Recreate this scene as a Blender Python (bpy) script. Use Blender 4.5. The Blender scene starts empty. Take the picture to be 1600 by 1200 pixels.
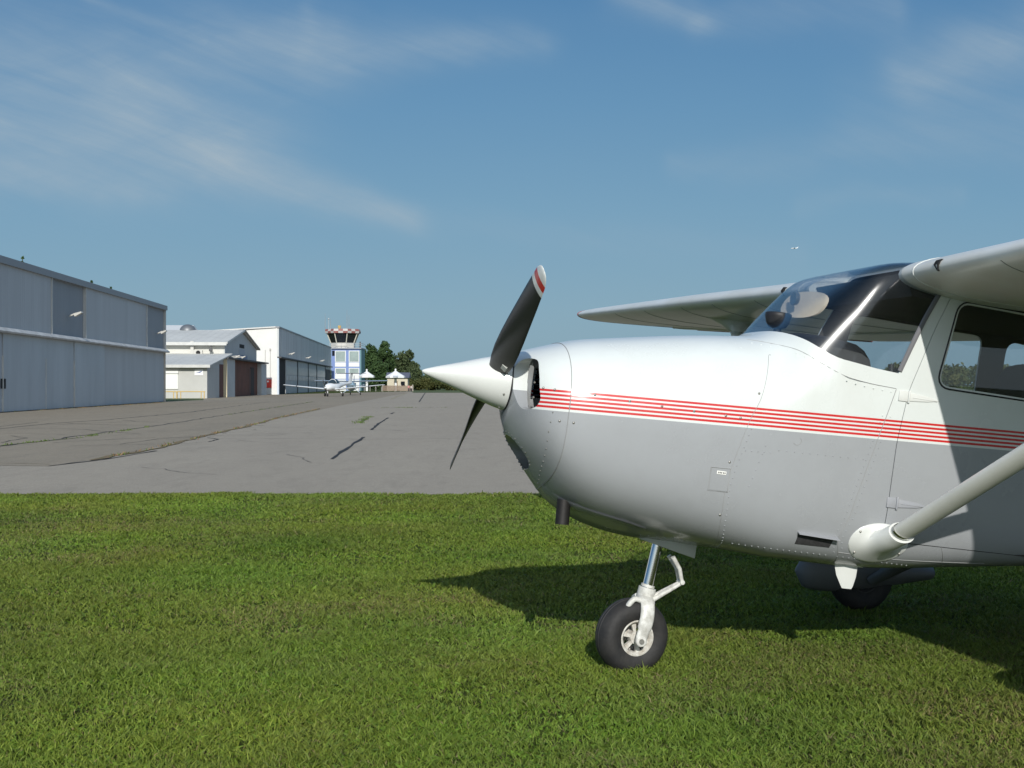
import bpy, bmesh, math, random
import numpy as np
from mathutils import Vector, Matrix
R = math.radians
C = bpy.context.scene.collection
scene = bpy.context.scene

# ------------------------------------------------------------------ camera, sky, sun, exposure
CAM_H = 1.4
cam_d = bpy.data.cameras.new("camera"); cam_d.sensor_width = 36; cam_d.sensor_fit = 'HORIZONTAL'
cam_d.lens = 1940 / 1600 * 36; cam_d.clip_end = 9000; cam_d.clip_start = .05
cam = bpy.data.objects.new("camera", cam_d); C.objects.link(cam)
cam.location = (0, 0, CAM_H); cam.rotation_euler = (R(90) + 1 / 1940, 0, 0)
scene.camera = cam
SUN_EL = R(26.5); SUN_DIR = Vector((.085, -1, 0)).normalized()       # horizontal direction to the sun
sun_d = bpy.data.lights.new("sun", 'SUN'); sun_d.energy = 3.7; sun_d.angle = R(.5); sun_d.color = (1, .965, .905)
sun = bpy.data.objects.new("sun", sun_d); C.objects.link(sun)
to_sun = SUN_DIR * math.cos(SUN_EL) + Vector((0, 0, math.sin(SUN_EL)))
sun.rotation_euler = to_sun.to_track_quat('Z', 'Y').to_euler()
scene.view_settings.view_transform = 'Standard'; scene.view_settings.look = 'None'
scene.view_settings.exposure = 0.0; scene.view_settings.gamma = 1
SKY_STRENGTH = .062

class G:
    """tiny helper for node graphs"""
    def __init__(s, tree): s.t = tree
    def n(s, kind, **kw):
        nd = s.t.nodes.new(kind)
        for k, v in kw.items(): setattr(nd, k, v)
        return nd
    def put(s, sock, v):
        if v is None: return
        if isinstance(v, bpy.types.NodeSocket): s.t.links.new(v, sock)
        else: sock.default_value = v
    def m(s, op, a, b=None, c=None, clamp=False):
        nd = s.n('ShaderNodeMath', operation=op, use_clamp=clamp)
        for i, v in enumerate((a, b, c)): s.put(nd.inputs[i], v)
        return nd.outputs[0]
    def noise(s, vec, scale, detail=4, rough=.55, dist=0.0, out=0):
        nd = s.n('ShaderNodeTexNoise'); s.put(nd.inputs['Vector'], vec)
        nd.inputs['Scale'].default_value = scale; nd.inputs['Detail'].default_value = detail
        nd.inputs['Roughness'].default_value = rough; nd.inputs['Distortion'].default_value = dist
        return nd.outputs[out]
    def ramp(s, f, stops):
        nd = s.n('ShaderNodeValToRGB'); s.put(nd.inputs[0], f); el = nd.color_ramp.elements
        while len(el) < len(stops): el.new(.5)
        for e, (p, c) in zip(el, stops):
            e.position = p; e.color = (c, c, c, 1) if not hasattr(c, '__len__') else (*c, 1)
        return nd.outputs[0]
    def mix(s, f, a, b, mode='MIX'):
        nd = s.n('ShaderNodeMix', data_type='RGBA', blend_type=mode)
        s.put(nd.inputs[0], f)
        for i, v in ((6, a), (7, b)):
            s.put(nd.inputs[i], v if isinstance(v, bpy.types.NodeSocket) else (*v, 1))
        return nd.outputs[2]
    def step(s, a, x, w):       # soft step 0->1 as x passes a
        return s.m('DIVIDE', s.m('SUBTRACT', x, a - w), 2 * w, clamp=True)

world = bpy.data.worlds.new("World"); scene.world = world; world.use_nodes = True
wt = world.node_tree; wt.nodes.clear(); g = G(wt)
sky = g.n('ShaderNodeTexSky', sky_type='NISHITA', sun_disc=False)
sky.sun_elevation = SUN_EL; sky.sun_rotation = math.atan2(SUN_DIR.x, SUN_DIR.y)
sky.altitude = 100; sky.air_density = 1.0; sky.dust_density = .9; sky.ozone_density = 1.6
tc = g.n('ShaderNodeTexCoord'); sep = g.n('ShaderNodeSeparateXYZ'); g.put(sep.inputs[0], tc.outputs['Generated'])
ay = g.m('MAXIMUM', g.m('ABSOLUTE', sep.outputs[1]), .08)
cu = g.m('DIVIDE', sep.outputs[0], ay); cv = g.m('DIVIDE', sep.outputs[2], ay)
cvec = g.n('ShaderNodeCombineXYZ'); g.put(cvec.inputs[0], cu); g.put(cvec.inputs[1], cv)
def stretched(rot, sx, sy):
    mp = g.n('ShaderNodeMapping'); g.put(mp.inputs[0], cvec.outputs[0]); mp.inputs['Rotation'].default_value = (0, 0, rot)
    m2 = g.n('ShaderNodeMapping'); g.put(m2.inputs[0], mp.outputs[0]); m2.inputs['Scale'].default_value = (sx, sy, 1)
    return m2.outputs[0]
wob = g.m('SUBTRACT', g.noise(cvec.outputs[0], 5, 4), .5)
def wisp(u0, v0, u1, v1, w0, w1, amp, wobble=.06):
    """a streak of thin cirrus along a line of sky directions (pixel-like azimuth and elevation tangents)"""
    a = Vector(((u0 - 800) / 1940, (601 - v0) / 1940)); b = Vector(((u1 - 800) / 1940, (601 - v1) / 1940))
    d = b - a; L = d.length; d /= L
    px = g.m('SUBTRACT', cu, a.x); py = g.m('SUBTRACT', cv, a.y)
    t = g.m('DIVIDE', g.m('ADD', g.m('MULTIPLY', px, d.x), g.m('MULTIPLY', py, d.y)), L)
    s_ = g.m('ADD', g.m('ADD', g.m('MULTIPLY', px, -d.y), g.m('MULTIPLY', py, d.x)), g.m('MULTIPLY', wob, wobble))
    tcl = g.m('MINIMUM', g.m('MAXIMUM', t, 0.0), 1.0)
    wd = g.m('ADD', g.m('MULTIPLY', tcl, (w1 - w0) / 1940), w0 / 1940)
    over = g.m('MULTIPLY', g.m('SUBTRACT', t, tcl), 1.6 * L / (w0 / 1940))
    q = g.m('ADD', g.m('POWER', g.m('DIVIDE', s_, wd), 2.0), g.m('POWER', over, 2.0))
    return g.m('MULTIPLY', g.m('EXPONENT', g.m('MULTIPLY', q, -1.0)), amp * 1.0)
parts = [wisp(-160, 150, 330, 235, 130, 66, .78), wisp(300, 228, 640, 345, 46, 20, .75, .03), wisp(640, 348, 1250, 400, 24, 30, .13),
         wisp(-50, 265, 260, 290, 40, 15, .38), wisp(180, 100, 520, 75, 60, 45, .40), wisp(480, 90, 840, 55, 50, 26, .42),
         wisp(470, 10, 480, 75, 14, 20, .3), wisp(130, -6, 320, 66, 6, 9, .30, .01), wisp(980, -20, 1090, 40, 42, 20, .50),
         wisp(1090, 35, 1400, 25, 30, 45, .24), wisp(1420, 130, 1720, -10, 55, 60, .52), wisp(1050, 260, 1600, 215, 22, 45, .24), wisp(1250, 310, 1500, 315, 20, 14, .20),
         wisp(-200, 60, 420, 150, 130, 130, .34), wisp(1350, 200, 1750, 120, 70, 90, .22)]
tot = parts[0]
for p_ in parts[1:]: tot = g.m('SUBTRACT', g.m('ADD', tot, p_), g.m('MULTIPLY', tot, p_))
fib = g.ramp(g.noise(stretched(.36, 1.0, 7.0), 4.2, 9, .62, .35), [(.27, .22), (.50, .70), (.75, 1.25)])
fib2 = g.ramp(g.noise(stretched(-.25, 1.2, 4.5), 3.0, 8, .62, .6), [(.25, .5), (.52, .85), (.8, 1.2)])
streak = g.m('MULTIPLY', fib, fib2)
cover = g.m('MULTIPLY', tot, streak, clamp=True)
veil = g.m('MULTIPLY', g.noise(stretched(.2, 1, 3.4), 2.2, 6, .6, .6), .08)
cover = g.m('ADD', cover, veil, clamp=True)
el = g.m('DIVIDE', g.m('ARCTANGENT', cv), 1.0)
air = g.ramp(g.m('MAXIMUM', el, 0.0), [(0.0, (.215, .375, .495)), (.06, (.205, .372, .505)), (.14, (.165, .345, .51)), (.22, (.117, .292, .49)), (.31, (.074, .228, .445)), (.7, (.055, .17, .38))])
scaled = g.n('ShaderNodeVectorMath', operation='SCALE'); g.put(scaled.inputs[0], air); scaled.inputs['Scale'].default_value = 1 / SKY_STRENGTH
base = g.mix(.82, sky.outputs[0], scaled.outputs[0])
# the bright veil of forward-scattered light around the sun, behind the photographer
dt = g.n('ShaderNodeVectorMath', operation='DOT_PRODUCT'); g.put(dt.inputs[0], tc.outputs['Generated']); dt.inputs[1].default_value = tuple(SUN_DIR * math.cos(SUN_EL) + Vector((0, 0, math.sin(SUN_EL))))
halo = g.m('POWER', g.m('MAXIMUM', dt.outputs['Value'], 0.0), 2.0)
halo = g.m('MULTIPLY', halo, g.m('GREATER_THAN', sep.outputs[2], 0.0))
hv = g.n('ShaderNodeVectorMath', operation='SCALE'); hv.inputs[0].default_value = (.60 / SKY_STRENGTH, .585 / SKY_STRENGTH, .52 / SKY_STRENGTH); g.put(hv.inputs['Scale'], halo)
skyc = g.mix(1.0, g.mix(cover, base, (5.7, 7.3, 8.6)), hv.outputs[0], 'ADD')
bg = g.n('ShaderNodeBackground'); g.put(bg.inputs[0], skyc); bg.inputs[1].default_value = SKY_STRENGTH
wo = g.n('ShaderNodeOutputWorld'); wt.links.new(bg.outputs[0], wo.inputs[0])

# ------------------------------------------------------------------ materials
MATS = {}
def mat(name, col, rough=.6, metal=0.0, var=0.0, vscale=6.0, bump=0.0, bscale=40.0, coat=0.0, col2=None, spec=None, stretch=None):
    if name in MATS: return MATS[name]
    m = bpy.data.materials.new(name); m.use_nodes = True; g = G(m.node_tree)
    b = m.node_tree.nodes['Principled BSDF']
    b.inputs['Roughness'].default_value = rough; b.inputs['Metallic'].default_value = metal
    b.inputs['Coat Weight'].default_value = coat
    if spec is not None: b.inputs['Specular IOR Level'].default_value = spec
    tc = g.n('ShaderNodeTexCoord'); vec = tc.outputs['Object']
    if stretch:
        mp = g.n('ShaderNodeMapping'); g.put(mp.inputs[0], vec); mp.inputs['Scale'].default_value = stretch; vec = mp.outputs[0]
    if var:
        c2 = col2 or tuple(max(0, c * (1 - var)) for c in col)
        f = g.ramp(g.noise(vec, vscale, 6, .62), [(.35, 0.0), (.68, 1.0)])
        g.put(b.inputs['Base Color'], g.mix(f, col, c2))
    else: b.inputs['Base Color'].default_value = (*col, 1)
    if bump:
        bn = g.n('ShaderNodeBump'); bn.inputs['Strength'].default_value = bump; bn.inputs['Distance'].default_value = .02
        g.put(bn.inputs['Height'], g.noise(vec, bscale, 4)); g.put(b.inputs['Normal'], bn.outputs[0])
    MATS[name] = m; return m

def corrugated(name, col, axis, pitch, depth=.03, rough=.55, var=.15, vscale=.5, stretch=(1, 1, 1), sharp=False, metal=0):
    """ribbed sheet metal: real bump along one axis plus weathering"""
    m = bpy.data.materials.new(name); m.use_nodes = True; g = G(m.node_tree); b = m.node_tree.nodes['Principled BSDF']
    tc = g.n('ShaderNodeTexCoord'); sp = g.n('ShaderNodeSeparateXYZ'); g.put(sp.inputs[0], tc.outputs['Object'])
    mp = g.n('ShaderNodeMapping'); g.put(mp.inputs[0], tc.outputs['Object']); mp.inputs['Scale'].default_value = stretch
    f = g.ramp(g.noise(mp.outputs[0], vscale, 7, .65), [(.3, 0.0), (.72, 1.0)])
    g.put(b.inputs['Base Color'], g.mix(f, col, tuple(c * (1 - var) for c in col)))
    b.inputs['Roughness'].default_value = rough; b.inputs['Metallic'].default_value = metal
    ph = g.m('SINE', g.m('MULTIPLY', sp.outputs[axis], 2 * math.pi / pitch))
    if sharp: ph = g.m('POWER', g.m('MAXIMUM', ph, 0.0), 6.0)
    h = g.m('ADD', g.m('MULTIPLY', ph, .5), g.m('MULTIPLY', g.noise(mp.outputs[0], 1.3, 3), 1.2))
    bn = g.n('ShaderNodeBump'); bn.inputs['Strength'].default_value = .6; bn.inputs['Distance'].default_value = depth
    g.put(bn.inputs['Height'], h); g.put(b.inputs['Normal'], bn.outputs[0])
    return m

def aircraft_paint():
    m = bpy.data.materials.new("white_grey_striped_paint"); m.use_nodes = True; g = G(m.node_tree); b = m.node_tree.nodes['Principled BSDF']
    tc = g.n('ShaderNodeTexCoord'); sp = g.n('ShaderNodeSeparateXYZ'); g.put(sp.inputs[0], tc.outputs['Object'])
    x, y, z = sp.outputs
    e = g.m('SUBTRACT', z, g.m('SUBTRACT', 1.3255, g.m('MULTIPLY', x, .0415)))     # height above the top red line
    k = g.m('DIVIDE', e, -.0186)                                                      # 0..4 on the five red lines
    near = g.m('ABSOLUTE', g.m('SUBTRACT', k, g.m('ROUND', k)))
    red = g.m('LESS_THAN', near, .28)
    red = g.m('MULTIPLY', red, g.m('LESS_THAN', k, 4.4)); red = g.m('MULTIPLY', red, g.m('GREATER_THAN', k, -.4))
    boss = g.m('MULTIPLY', g.m('GREATER_THAN', x, .6), g.m('LESS_THAN', g.m('ABSOLUTE', y), .27))
    red = g.m('MULTIPLY', red, g.m('SUBTRACT', 1.0, boss))
    lim = g.m('ADD', g.m('MULTIPLY', boss, .083), -.091)
    grey = g.m('LESS_THAN', e, lim)
    dirt = g.ramp(g.noise(tc.outputs['Object'], 3.0, 7, .65), [(.45, 0.0), (.8, 1.0)])
    white = g.mix(dirt, (.70, .735, .71), (.645, .67, .635))
    gry = g.mix(dirt, (.338, .352, .364), (.305, .316, .325))
    fine = g.ramp(g.noise(tc.outputs['Object'], 260, 2), [(.74, 0.0), (.80, 1.0)])
    gry = g.mix(g.m('MULTIPLY', fine, .35), gry, (.5, .5, .48))
    c = g.mix(grey, white, gry); c = g.mix(red, c, (.58, .022, .02))
    g.put(b.inputs['Base Color'], c)
    g.put(b.inputs['Roughness'], g.m('ADD', g.m('MULTIPLY', dirt, .10), .24))
    b.inputs['Coat Weight'].default_value = .25; b.inputs['Coat Roughness'].default_value = .10
    bn = g.n('ShaderNodeBump'); bn.inputs['Strength'].default_value = .16; bn.inputs['Distance'].default_value = .02
    g.put(bn.inputs['Height'], g.noise(tc.outputs['Object'], 3.2, 3)); g.put(b.inputs['Normal'], bn.outputs[0])
    return m

def glass_mat(name, tint, rough=.012, refl=1.0, scuff=.04):
    m = bpy.data.materials.new(name); m.use_nodes = True; g = G(m.node_tree); g.t.nodes.clear()
    lw = g.n('ShaderNodeLayerWeight'); lw.inputs[0].default_value = .5          # reflectance rises towards grazing view, the same from both sides
    fr = g.m('ADD', g.m('MULTIPLY', g.m('POWER', lw.outputs['Facing'], 5.0), .9), .045)
    tr = g.n('ShaderNodeBsdfTransparent'); tr.inputs[0].default_value = (*tint, 1)
    g1 = g.n('ShaderNodeBsdfGlossy'); g1.inputs['Roughness'].default_value = rough
    g2 = g.n('ShaderNodeBsdfGlossy'); g2.inputs['Roughness'].default_value = .21          # fine scuffs in the plexiglass
    gl = g.n('ShaderNodeMixShader'); gl.inputs[0].default_value = scuff; g.t.links.new(g1.outputs[0], gl.inputs[1]); g.t.links.new(g2.outputs[0], gl.inputs[2])
    mx = g.n('ShaderNodeMixShader'); g.put(mx.inputs[0], g.m('MULTIPLY', fr, refl))
    g.t.links.new(tr.outputs[0], mx.inputs[1]); g.t.links.new(gl.outputs[0], mx.inputs[2])
    o = g.n('ShaderNodeOutputMaterial'); g.t.links.new(mx.outputs[0], o.inputs[0]); return m

PAINT = aircraft_paint()
WHITE = mat('white_paint', (.73, .745, .71), .27, var=.07, vscale=4, coat=.25)
WINGUNDER = mat('wing_white_paint', (.82, .82, .77), .33, var=.16, vscale=2.2, coat=.15, col2=(.72, .70, .62))
LINING = mat('cabin_lining', (.055, .050, .045), .85, var=.3, vscale=5)
BLACKPLASTIC = mat('black_plastic', (.018, .018, .02), .55, var=.4, vscale=20)
PROPBLACK = mat('propeller_black', (.016, .017, .02), .36, var=.35, vscale=8)
RUBBER = mat('tyre_rubber', (.017, .017, .018), .7, var=.5, vscale=14, col2=(.032, .030, .028), bump=.15, bscale=60)
CHROME = mat('polished_steel', (.72, .72, .70), .16, metal=1)
STEEL = mat('dull_steel', (.36, .35, .32), .45, metal=.7, var=.3, vscale=30)
RED = mat('red_paint', (.55, .03, .025), .35, coat=.2)
DARKGAP = mat('dark_gap', (.02, .02, .02), .9)
SEAM = mat('seam_line', (.32, .325, .32), .8)
SEATCLOTH = mat('seat_cloth', (.022, .023, .027), .92, var=.4, vscale=60, bump=.3, bscale=200)
WINDGLASS = glass_mat('windshield_plexiglass', (.90, .92, .935), .03, 1.0, .42)
SIDEGLASS = glass_mat('side_window_plexiglass', (.90, .92, .93), .01)

# ------------------------------------------------------------------ mesh helpers
class MB:
    def __init__(s): s.v = []; s.f = []; s.mi = []; s.cur = 0
    def add(s, verts, faces):
        o = len(s.v); s.v += [tuple(v) for v in verts]
        s.f += [tuple(i + o for i in f) for f in faces]; s.mi += [s.cur] * len(faces); return s
    def box(s, x0, x1, y0, y1, z0, z1):
        return s.add([(x0, y0, z0), (x1, y0, z0), (x1, y1, z0), (x0, y1, z0), (x0, y0, z1), (x1, y0, z1), (x1, y1, z1), (x0, y1, z1)],
                     [(3, 2, 1, 0), (4, 5, 6, 7), (0, 1, 5, 4), (1, 2, 6, 5), (2, 3, 7, 6), (3, 0, 4, 7)])
    def loft(s, rings, closed=True, cap0=True, cap1=True):
        n = len(rings[0]); V = [p for r in rings for p in r]; F = []
        for i in range(len(rings) - 1):
            for j in range(n if closed else n - 1):
                k = (j + 1) % n; F.append((i * n + j, i * n + k, (i + 1) * n + k, (i + 1) * n + j))
        if cap0: F.append(tuple(range(n))[::-1])
        if cap1: F.append(tuple(range((len(rings) - 1) * n, len(rings) * n)))
        return s.add(V, F)
    def tube(s, pts, r, n=10, cap=True, flat=None):
        """round bar along points; r one radius or one per point; flat = (direction, factor) squashes the section"""
        pts = [Vector(p) for p in pts]; rr = r if hasattr(r, '__len__') else [r] * len(pts); rings = []
        up = None
        for i, p in enumerate(pts):
            d = (pts[min(i + 1, len(pts) - 1)] - pts[max(i - 1, 0)]).normalized()
            if up is None:
                up = Vector((0, 0, 1)) if abs(d.z) < .9 else Vector((1, 0, 0))
            a = d.cross(up).normalized(); b = a.cross(d).normalized(); up = b
            if flat is not None:
                fa = (Vector(flat[0]) - d * Vector(flat[0]).dot(d)).normalized(); a = fa; b = d.cross(fa).normalized()
                rings.append([p + a * math.cos(t) * rr[i] * flat[1] + b * math.sin(t) * rr[i] for t in [2 * math.pi * k / n for k in range(n)]])
            else:
                rings.append([p + a * math.cos(t) * rr[i] + b * math.sin(t) * rr[i] for t in [2 * math.pi * k / n for k in range(n)]])
        return s.loft(rings, True, cap, cap)
    def lathe(s, prof, origin=(0, 0, 0), axis='X', n=32, cap0=True, cap1=True):
        o = Vector(origin); rings = []
        for (a, r) in prof:
            rg = []
            for k in range(n):
                t = 2 * math.pi * k / n; c, q = math.cos(t) * r, math.sin(t) * r
                rg.append(o + (Vector((a, c, q)) if axis == 'X' else Vector((q, a, c)) if axis == 'Y' else Vector((c, q, a))))
            rings.append(rg)
        return s.loft(rings, True, cap0, cap1)
    def prism(s, poly, axis, a0, a1):
        """polygon of 2-tuples extruded along an axis"""
        def P(p, a): return (a, p[0], p[1]) if axis == 'X' else (p[0], a, p[1]) if axis == 'Y' else (p[0], p[1], a)
        n = len(poly)
        return s.add([P(p, a0) for p in poly] + [P(p, a1) for p in poly],
                     [tuple(range(n))[::-1], tuple(range(n, 2 * n))] + [(i, (i + 1) % n, (i + 1) % n + n, i + n) for i in range(n)])
    def sphere(s, c, r, n=10, m=6, sx=1, sy=1, sz=1):
        rings = []
        for i in range(m + 1):
            t = math.pi * i / m; rr = max(math.sin(t), 1e-3) * r
            rings.append([(c[0] + math.cos(2 * math.pi * k / n) * rr * sx, c[1] + math.sin(2 * math.pi * k / n) * rr * sy, c[2] - math.cos(t) * r * sz) for k in range(n)])
        return s.loft(rings)
    def mesh(s, name, mats):
        me = bpy.data.meshes.new(name); me.from_pydata(s.v, [], s.f); 
        for m in (mats if isinstance(mats, (list, tuple)) else [mats]): me.materials.append(m)
        me.polygons.foreach_set('material_index', s.mi)
        bm = bmesh.new(); bm.from_mesh(me); bmesh.ops.recalc_face_normals(bm, faces=bm.faces); bm.to_mesh(me); bm.free()
        return me
    def build(s, name, mats, parent=None, smooth=35, bevel=0):
        me = s.mesh(name, mats)
        return link(name, me, parent, smooth, bevel)
def smooth_mesh(me, ang):
    me.polygons.foreach_set('use_smooth', [True] * len(me.polygons)); me.set_sharp_from_angle(angle=R(ang))
def link(name, me, parent=None, smooth=35, bevel=0):
    if bevel:
        bm = bmesh.new(); bm.from_mesh(me)
        ed = [e for e in bm.edges if len(e.link_faces) == 2 and e.calc_face_angle(0) > .5]
        bmesh.ops.bevel(bm, geom=ed, offset=bevel, segments=2, affect='EDGES', profile=.5, clamp_overlap=True); bm.to_mesh(me); bm.free()
    if smooth: smooth_mesh(me, smooth)
    o = bpy.data.objects.new(name, me); C.objects.link(o)
    if parent: o.parent = parent
    return o
def tag(o, label=None, cat=None, group=None, kind=None):
    if label: o['label'] = label
    if cat: o['category'] = cat
    if group: o['group'] = group
    if kind: o['kind'] = kind
    return o
def thing(name, label, cat, loc=(0, 0, 0), rz=0, group=None):
    o = bpy.data.objects.new(name, None); C.objects.link(o); o.location = loc; o.rotation_euler = (0, 0, rz); o.empty_display_size = .2
    return tag(o, label, cat, group)
def boolean(me, cutter_me, op):
    a = bpy.data.objects.new('tmp_a', me); b = bpy.data.objects.new('tmp_b', cutter_me); C.objects.link(a); C.objects.link(b)
    md = a.modifiers.new('b', 'BOOLEAN'); md.operation = op; md.object = b; md.solver = 'EXACT'
    dg = bpy.context.evaluated_depsgraph_get(); dg.update()
    out = bpy.data.meshes.new_from_object(a.evaluated_get(dg), preserve_all_data_layers=False, depsgraph=dg)
    bpy.data.objects.remove(a); bpy.data.objects.remove(b)
    return out
def join_mb(me, mb):
    """append the geometry collected in mb to mesh me (material indices as set in mb)"""
    bm = bmesh.new(); bm.from_mesh(me); vs = [bm.verts.new(v) for v in mb.v]
    for f, mi in zip(mb.f, mb.mi):
        try:
            fc = bm.faces.new([vs[i] for i in f]); fc.material_index = mi
        except ValueError: pass
    bm.to_mesh(me); bm.free(); return me

# ------------------------------------------------------------------ ground and tarmac
def gp(u, v): d = 1940 * CAM_H / (v - 601); return ((u - 800) / 1940 * d, d)      # a survey of ground points
def sheet(name, poly, z, m, kind='structure', label=None):
    me = bpy.data.meshes.new(name); me.from_pydata([(x, y, z) for x, y in poly], [], [tuple(range(len(poly)))]); me.materials.append(m)
    if me.polygons[0].normal.z < 0: me.flip_normals()
    o = bpy.data.objects.new(name, me); C.objects.link(o); o['kind'] = kind; return o
def ground_mat():
    m = bpy.data.materials.new('grass_ground'); m.use_nodes = True; g = G(m.node_tree); b = m.node_tree.nodes['Principled BSDF']
    tc = g.n('ShaderNodeTexCoord'); v = tc.outputs['Object']
    big = g.ramp(g.noise(v, .55, 5, .6), [(.35, 0.0), (.7, 1.0)]); fine = g.ramp(g.noise(v, 30, 5, .7), [(.3, 0.0), (.7, 1.0)])
    c = g.mix(big, (.062, .090, .018), (.085, .098, .028)); c = g.mix(g.m('MULTIPLY', fine, .5), c, (.045, .055, .016))
    g.put(b.inputs['Base Color'], c); b.inputs['Roughness'].default_value = .95; b.inputs['Specular IOR Level'].default_value = .1
    bn = g.n('ShaderNodeBump'); bn.inputs['Strength'].default_value = .9; bn.inputs['Distance'].default_value = .04
    g.put(bn.inputs['Height'], g.noise(v, 45, 5, .7)); g.put(b.inputs['Normal'], bn.outputs[0]); return m
def asphalt_mat(name, c1, c2, c3):
    m = bpy.data.materials.new(name); m.use_nodes = True; g = G(m.node_tree); b = m.node_tree.nodes['Principled BSDF']
    tc = g.n('ShaderNodeTexCoord'); v = tc.outputs['Object']
    mp = g.n('ShaderNodeMapping'); g.put(mp.inputs[0], v); mp.inputs['Scale'].default_value = (1, .22, 1); mp.inputs['Rotation'].default_value = (0, 0, .25)
    big = g.ramp(g.noise(mp.outputs[0], .35, 7, .66, .4), [(.32, 0.0), (.7, 1.0)])
    mid = g.ramp(g.noise(v, 2.2, 6, .7), [(.35, 0.0), (.75, 1.0)])
    c = g.mix(big, c1, c2); c = g.mix(g.m('MULTIPLY', mid, .35), c, c3)
    gr = g.noise(v, 9, 5, .85); c = g.mix(g.m('MULTIPLY', g.ramp(gr, [(.38, 0.0), (.62, 1.0)]), .45), c, c3)
    st2 = g.ramp(g.noise(mp.outputs[0], 2.4, 6, .7, 1.0), [(.5, 0.0), (.72, 1.0)]); c = g.mix(g.m('MULTIPLY', st2, .28), c, tuple(q * .6 for q in c3))
    sp = g.ramp(g.noise(v, 42, 4, .85), [(.36, 0.0), (.5, .5), (.66, 1.0)])
    c = g.mix(g.m('MULTIPLY', g.m('SUBTRACT', 1.0, sp), .42), c, (.10, .098, .09)); c = g.mix(g.m('MULTIPLY', g.ramp(sp, [(.8, 0.0), (1, 1.0)]), .35), c, (.62, .60, .56))
    g.put(b.inputs['Base Color'], c); b.inputs['Roughness'].default_value = .9; b.inputs['Specular IOR Level'].default_value = .25
    bn = g.n('ShaderNodeBump'); bn.inputs['Strength'].default_value = .5; bn.inputs['Distance'].default_value = .008
    g.put(bn.inputs['Height'], g.noise(v, 75, 4, .8)); g.put(b.inputs['Normal'], bn.outputs[0]); return m
GROUND = ground_mat()
ASPH = asphalt_mat('worn_light_asphalt', (.475, .415, .325), (.41, .355, .28), (.33, .287, .225))
OLDASPH = asphalt_mat('old_brown_asphalt', (.41, .345, .25), (.325, .275, .202), (.25, .212, .158))
sheet('ground', [(-4000, -4000), (4000, -4000), (4000, 5000), (-4000, 5000)], 0, GROUND)
EDGE = 15.88
edge = [(x, EDGE + .05 * math.sin(x * 1.3) + .04 * math.sin(x * 3.1 + 1)) for x in np.arange(-60, 90.1, .5)]
sheet('tarmac', edge + [(90, 212), (4, 212), (-16.6, 214), (-20.5, 256), (-33.2, 175), (-60, 175)], .004, ASPH)
old = [gp(-300, 735), gp(-60, 727), gp(76, 729), gp(160, 716), gp(250, 697), gp(330, 678), gp(400, 662), gp(470, 647), gp(530, 634), gp(585, 624), gp(612, 618), gp(632, 615.2)]
sheet('old_tarmac', old + [(-20, 235), (-33.2, 175), (-32, 128), (-28.4, 100), (-25.4, 61), (-24, 40), (-30, 25)], .008, OLDASPH)
GRASSY = mat('verge_grass', (.10, .13, .03), .95, var=.4, vscale=3)
sheet('grass_verge', [(-60, 101), (-28.8, 101), gp(262, 627.5), gp(318, 625.2), gp(318, 622.6), (-31.3, 126), (-60, 126)], .012, GRASSY)
CRACK = mat('crack_filler', (.022, .021, .02), .8); RUST = mat('dry_weeds', (.21, .135, .07), .95, var=.5, vscale=4, col2=(.12, .12, .05))
random.seed(4)
def strip(name, pts, w, m, z=.012, jit=.25):
    """a thin ragged ribbon on the tarmac"""
    P = []
    for a, b in zip(pts[:-1], pts[1:]):
        n = max(2, int((Vector(b) - Vector(a)).length / .8)); P += [Vector(a).lerp(Vector(b), i / n) for i in range(n)]
    P.append(Vector(pts[-1])); L = []; Rr = []
    for i, p in enumerate(P):
        d = (P[min(i + 1, len(P) - 1)] - P[max(i - 1, 0)]).normalized(); n = Vector((-d.y, d.x)); ww = w * random.uniform(.45, 1.3) * .5; off = n * random.uniform(-jit, jit) * w
        L.append((*(p + n * ww + off), z)); Rr.append((*(p - n * ww + off), z))
    n = len(P); me = bpy.data.meshes.new(name); me.from_pydata(L + Rr, [], [(i, i + 1, n + i + 1, n + i) for i in range(n - 1)]); me.materials.append(m)
    o = bpy.data.objects.new(name, me); C.objects.link(o); o['kind'] = 'structure'; return o
strip('tarmac_crack', [gp(517, 718), gp(548, 697), gp(569, 683.5)], .09, CRACK)
strip('tarmac_crack', [gp(580, 672), gp(592, 662), gp(606, 653)], .085, CRACK)
strip('tarmac_crack', [gp(611, 647), gp(615, 645)], .12, CRACK)
strip('tarmac_crack', [gp(75, 729), gp(160, 719), gp(245, 705)], .07, CRACK)
strip('tarmac_crack', [gp(400, 663), gp(440, 651)], .09, CRACK)
strip('tarmac_crack', [gp(585, 637.5), gp(640, 637), gp(697, 637)], .10, CRACK, jit=.8)
strip('tarmac_crack', [gp(-30, 673.5), gp(90, 661), gp(160, 657), gp(290, 645), gp(420, 628)], .09, CRACK, jit=.8)
strip('tarmac_crack', [gp(-40, 702), gp(60, 691), gp(120, 682), gp(230, 668), gp(350, 649), gp(490, 628)], .09, CRACK, jit=.9)
strip('tarmac_crack', [gp(-10, 668), gp(60, 660)], .05, CRACK); strip('tarmac_crack', [gp(-10, 724), gp(80, 726)], .03, RUST)
strip('tarmac_crack', [gp(225, 674), gp(263, 674)], .03, CRACK); strip('tarmac_crack', [gp(80, 640.5), gp(300, 631), gp(470, 621)], .06, CRACK, jit=.9)
strip('tarmac_crack', [gp(655, 628), gp(665, 613)], .12, CRACK); strip('tarmac_crack', [gp(690, 622), gp(800, 622)], .07, CRACK); strip('tarmac_crack', [gp(610, 624), gp(640, 612.5)], .16, mat('faded_yellow_line', (.30, .26, .14), .9))
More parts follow.
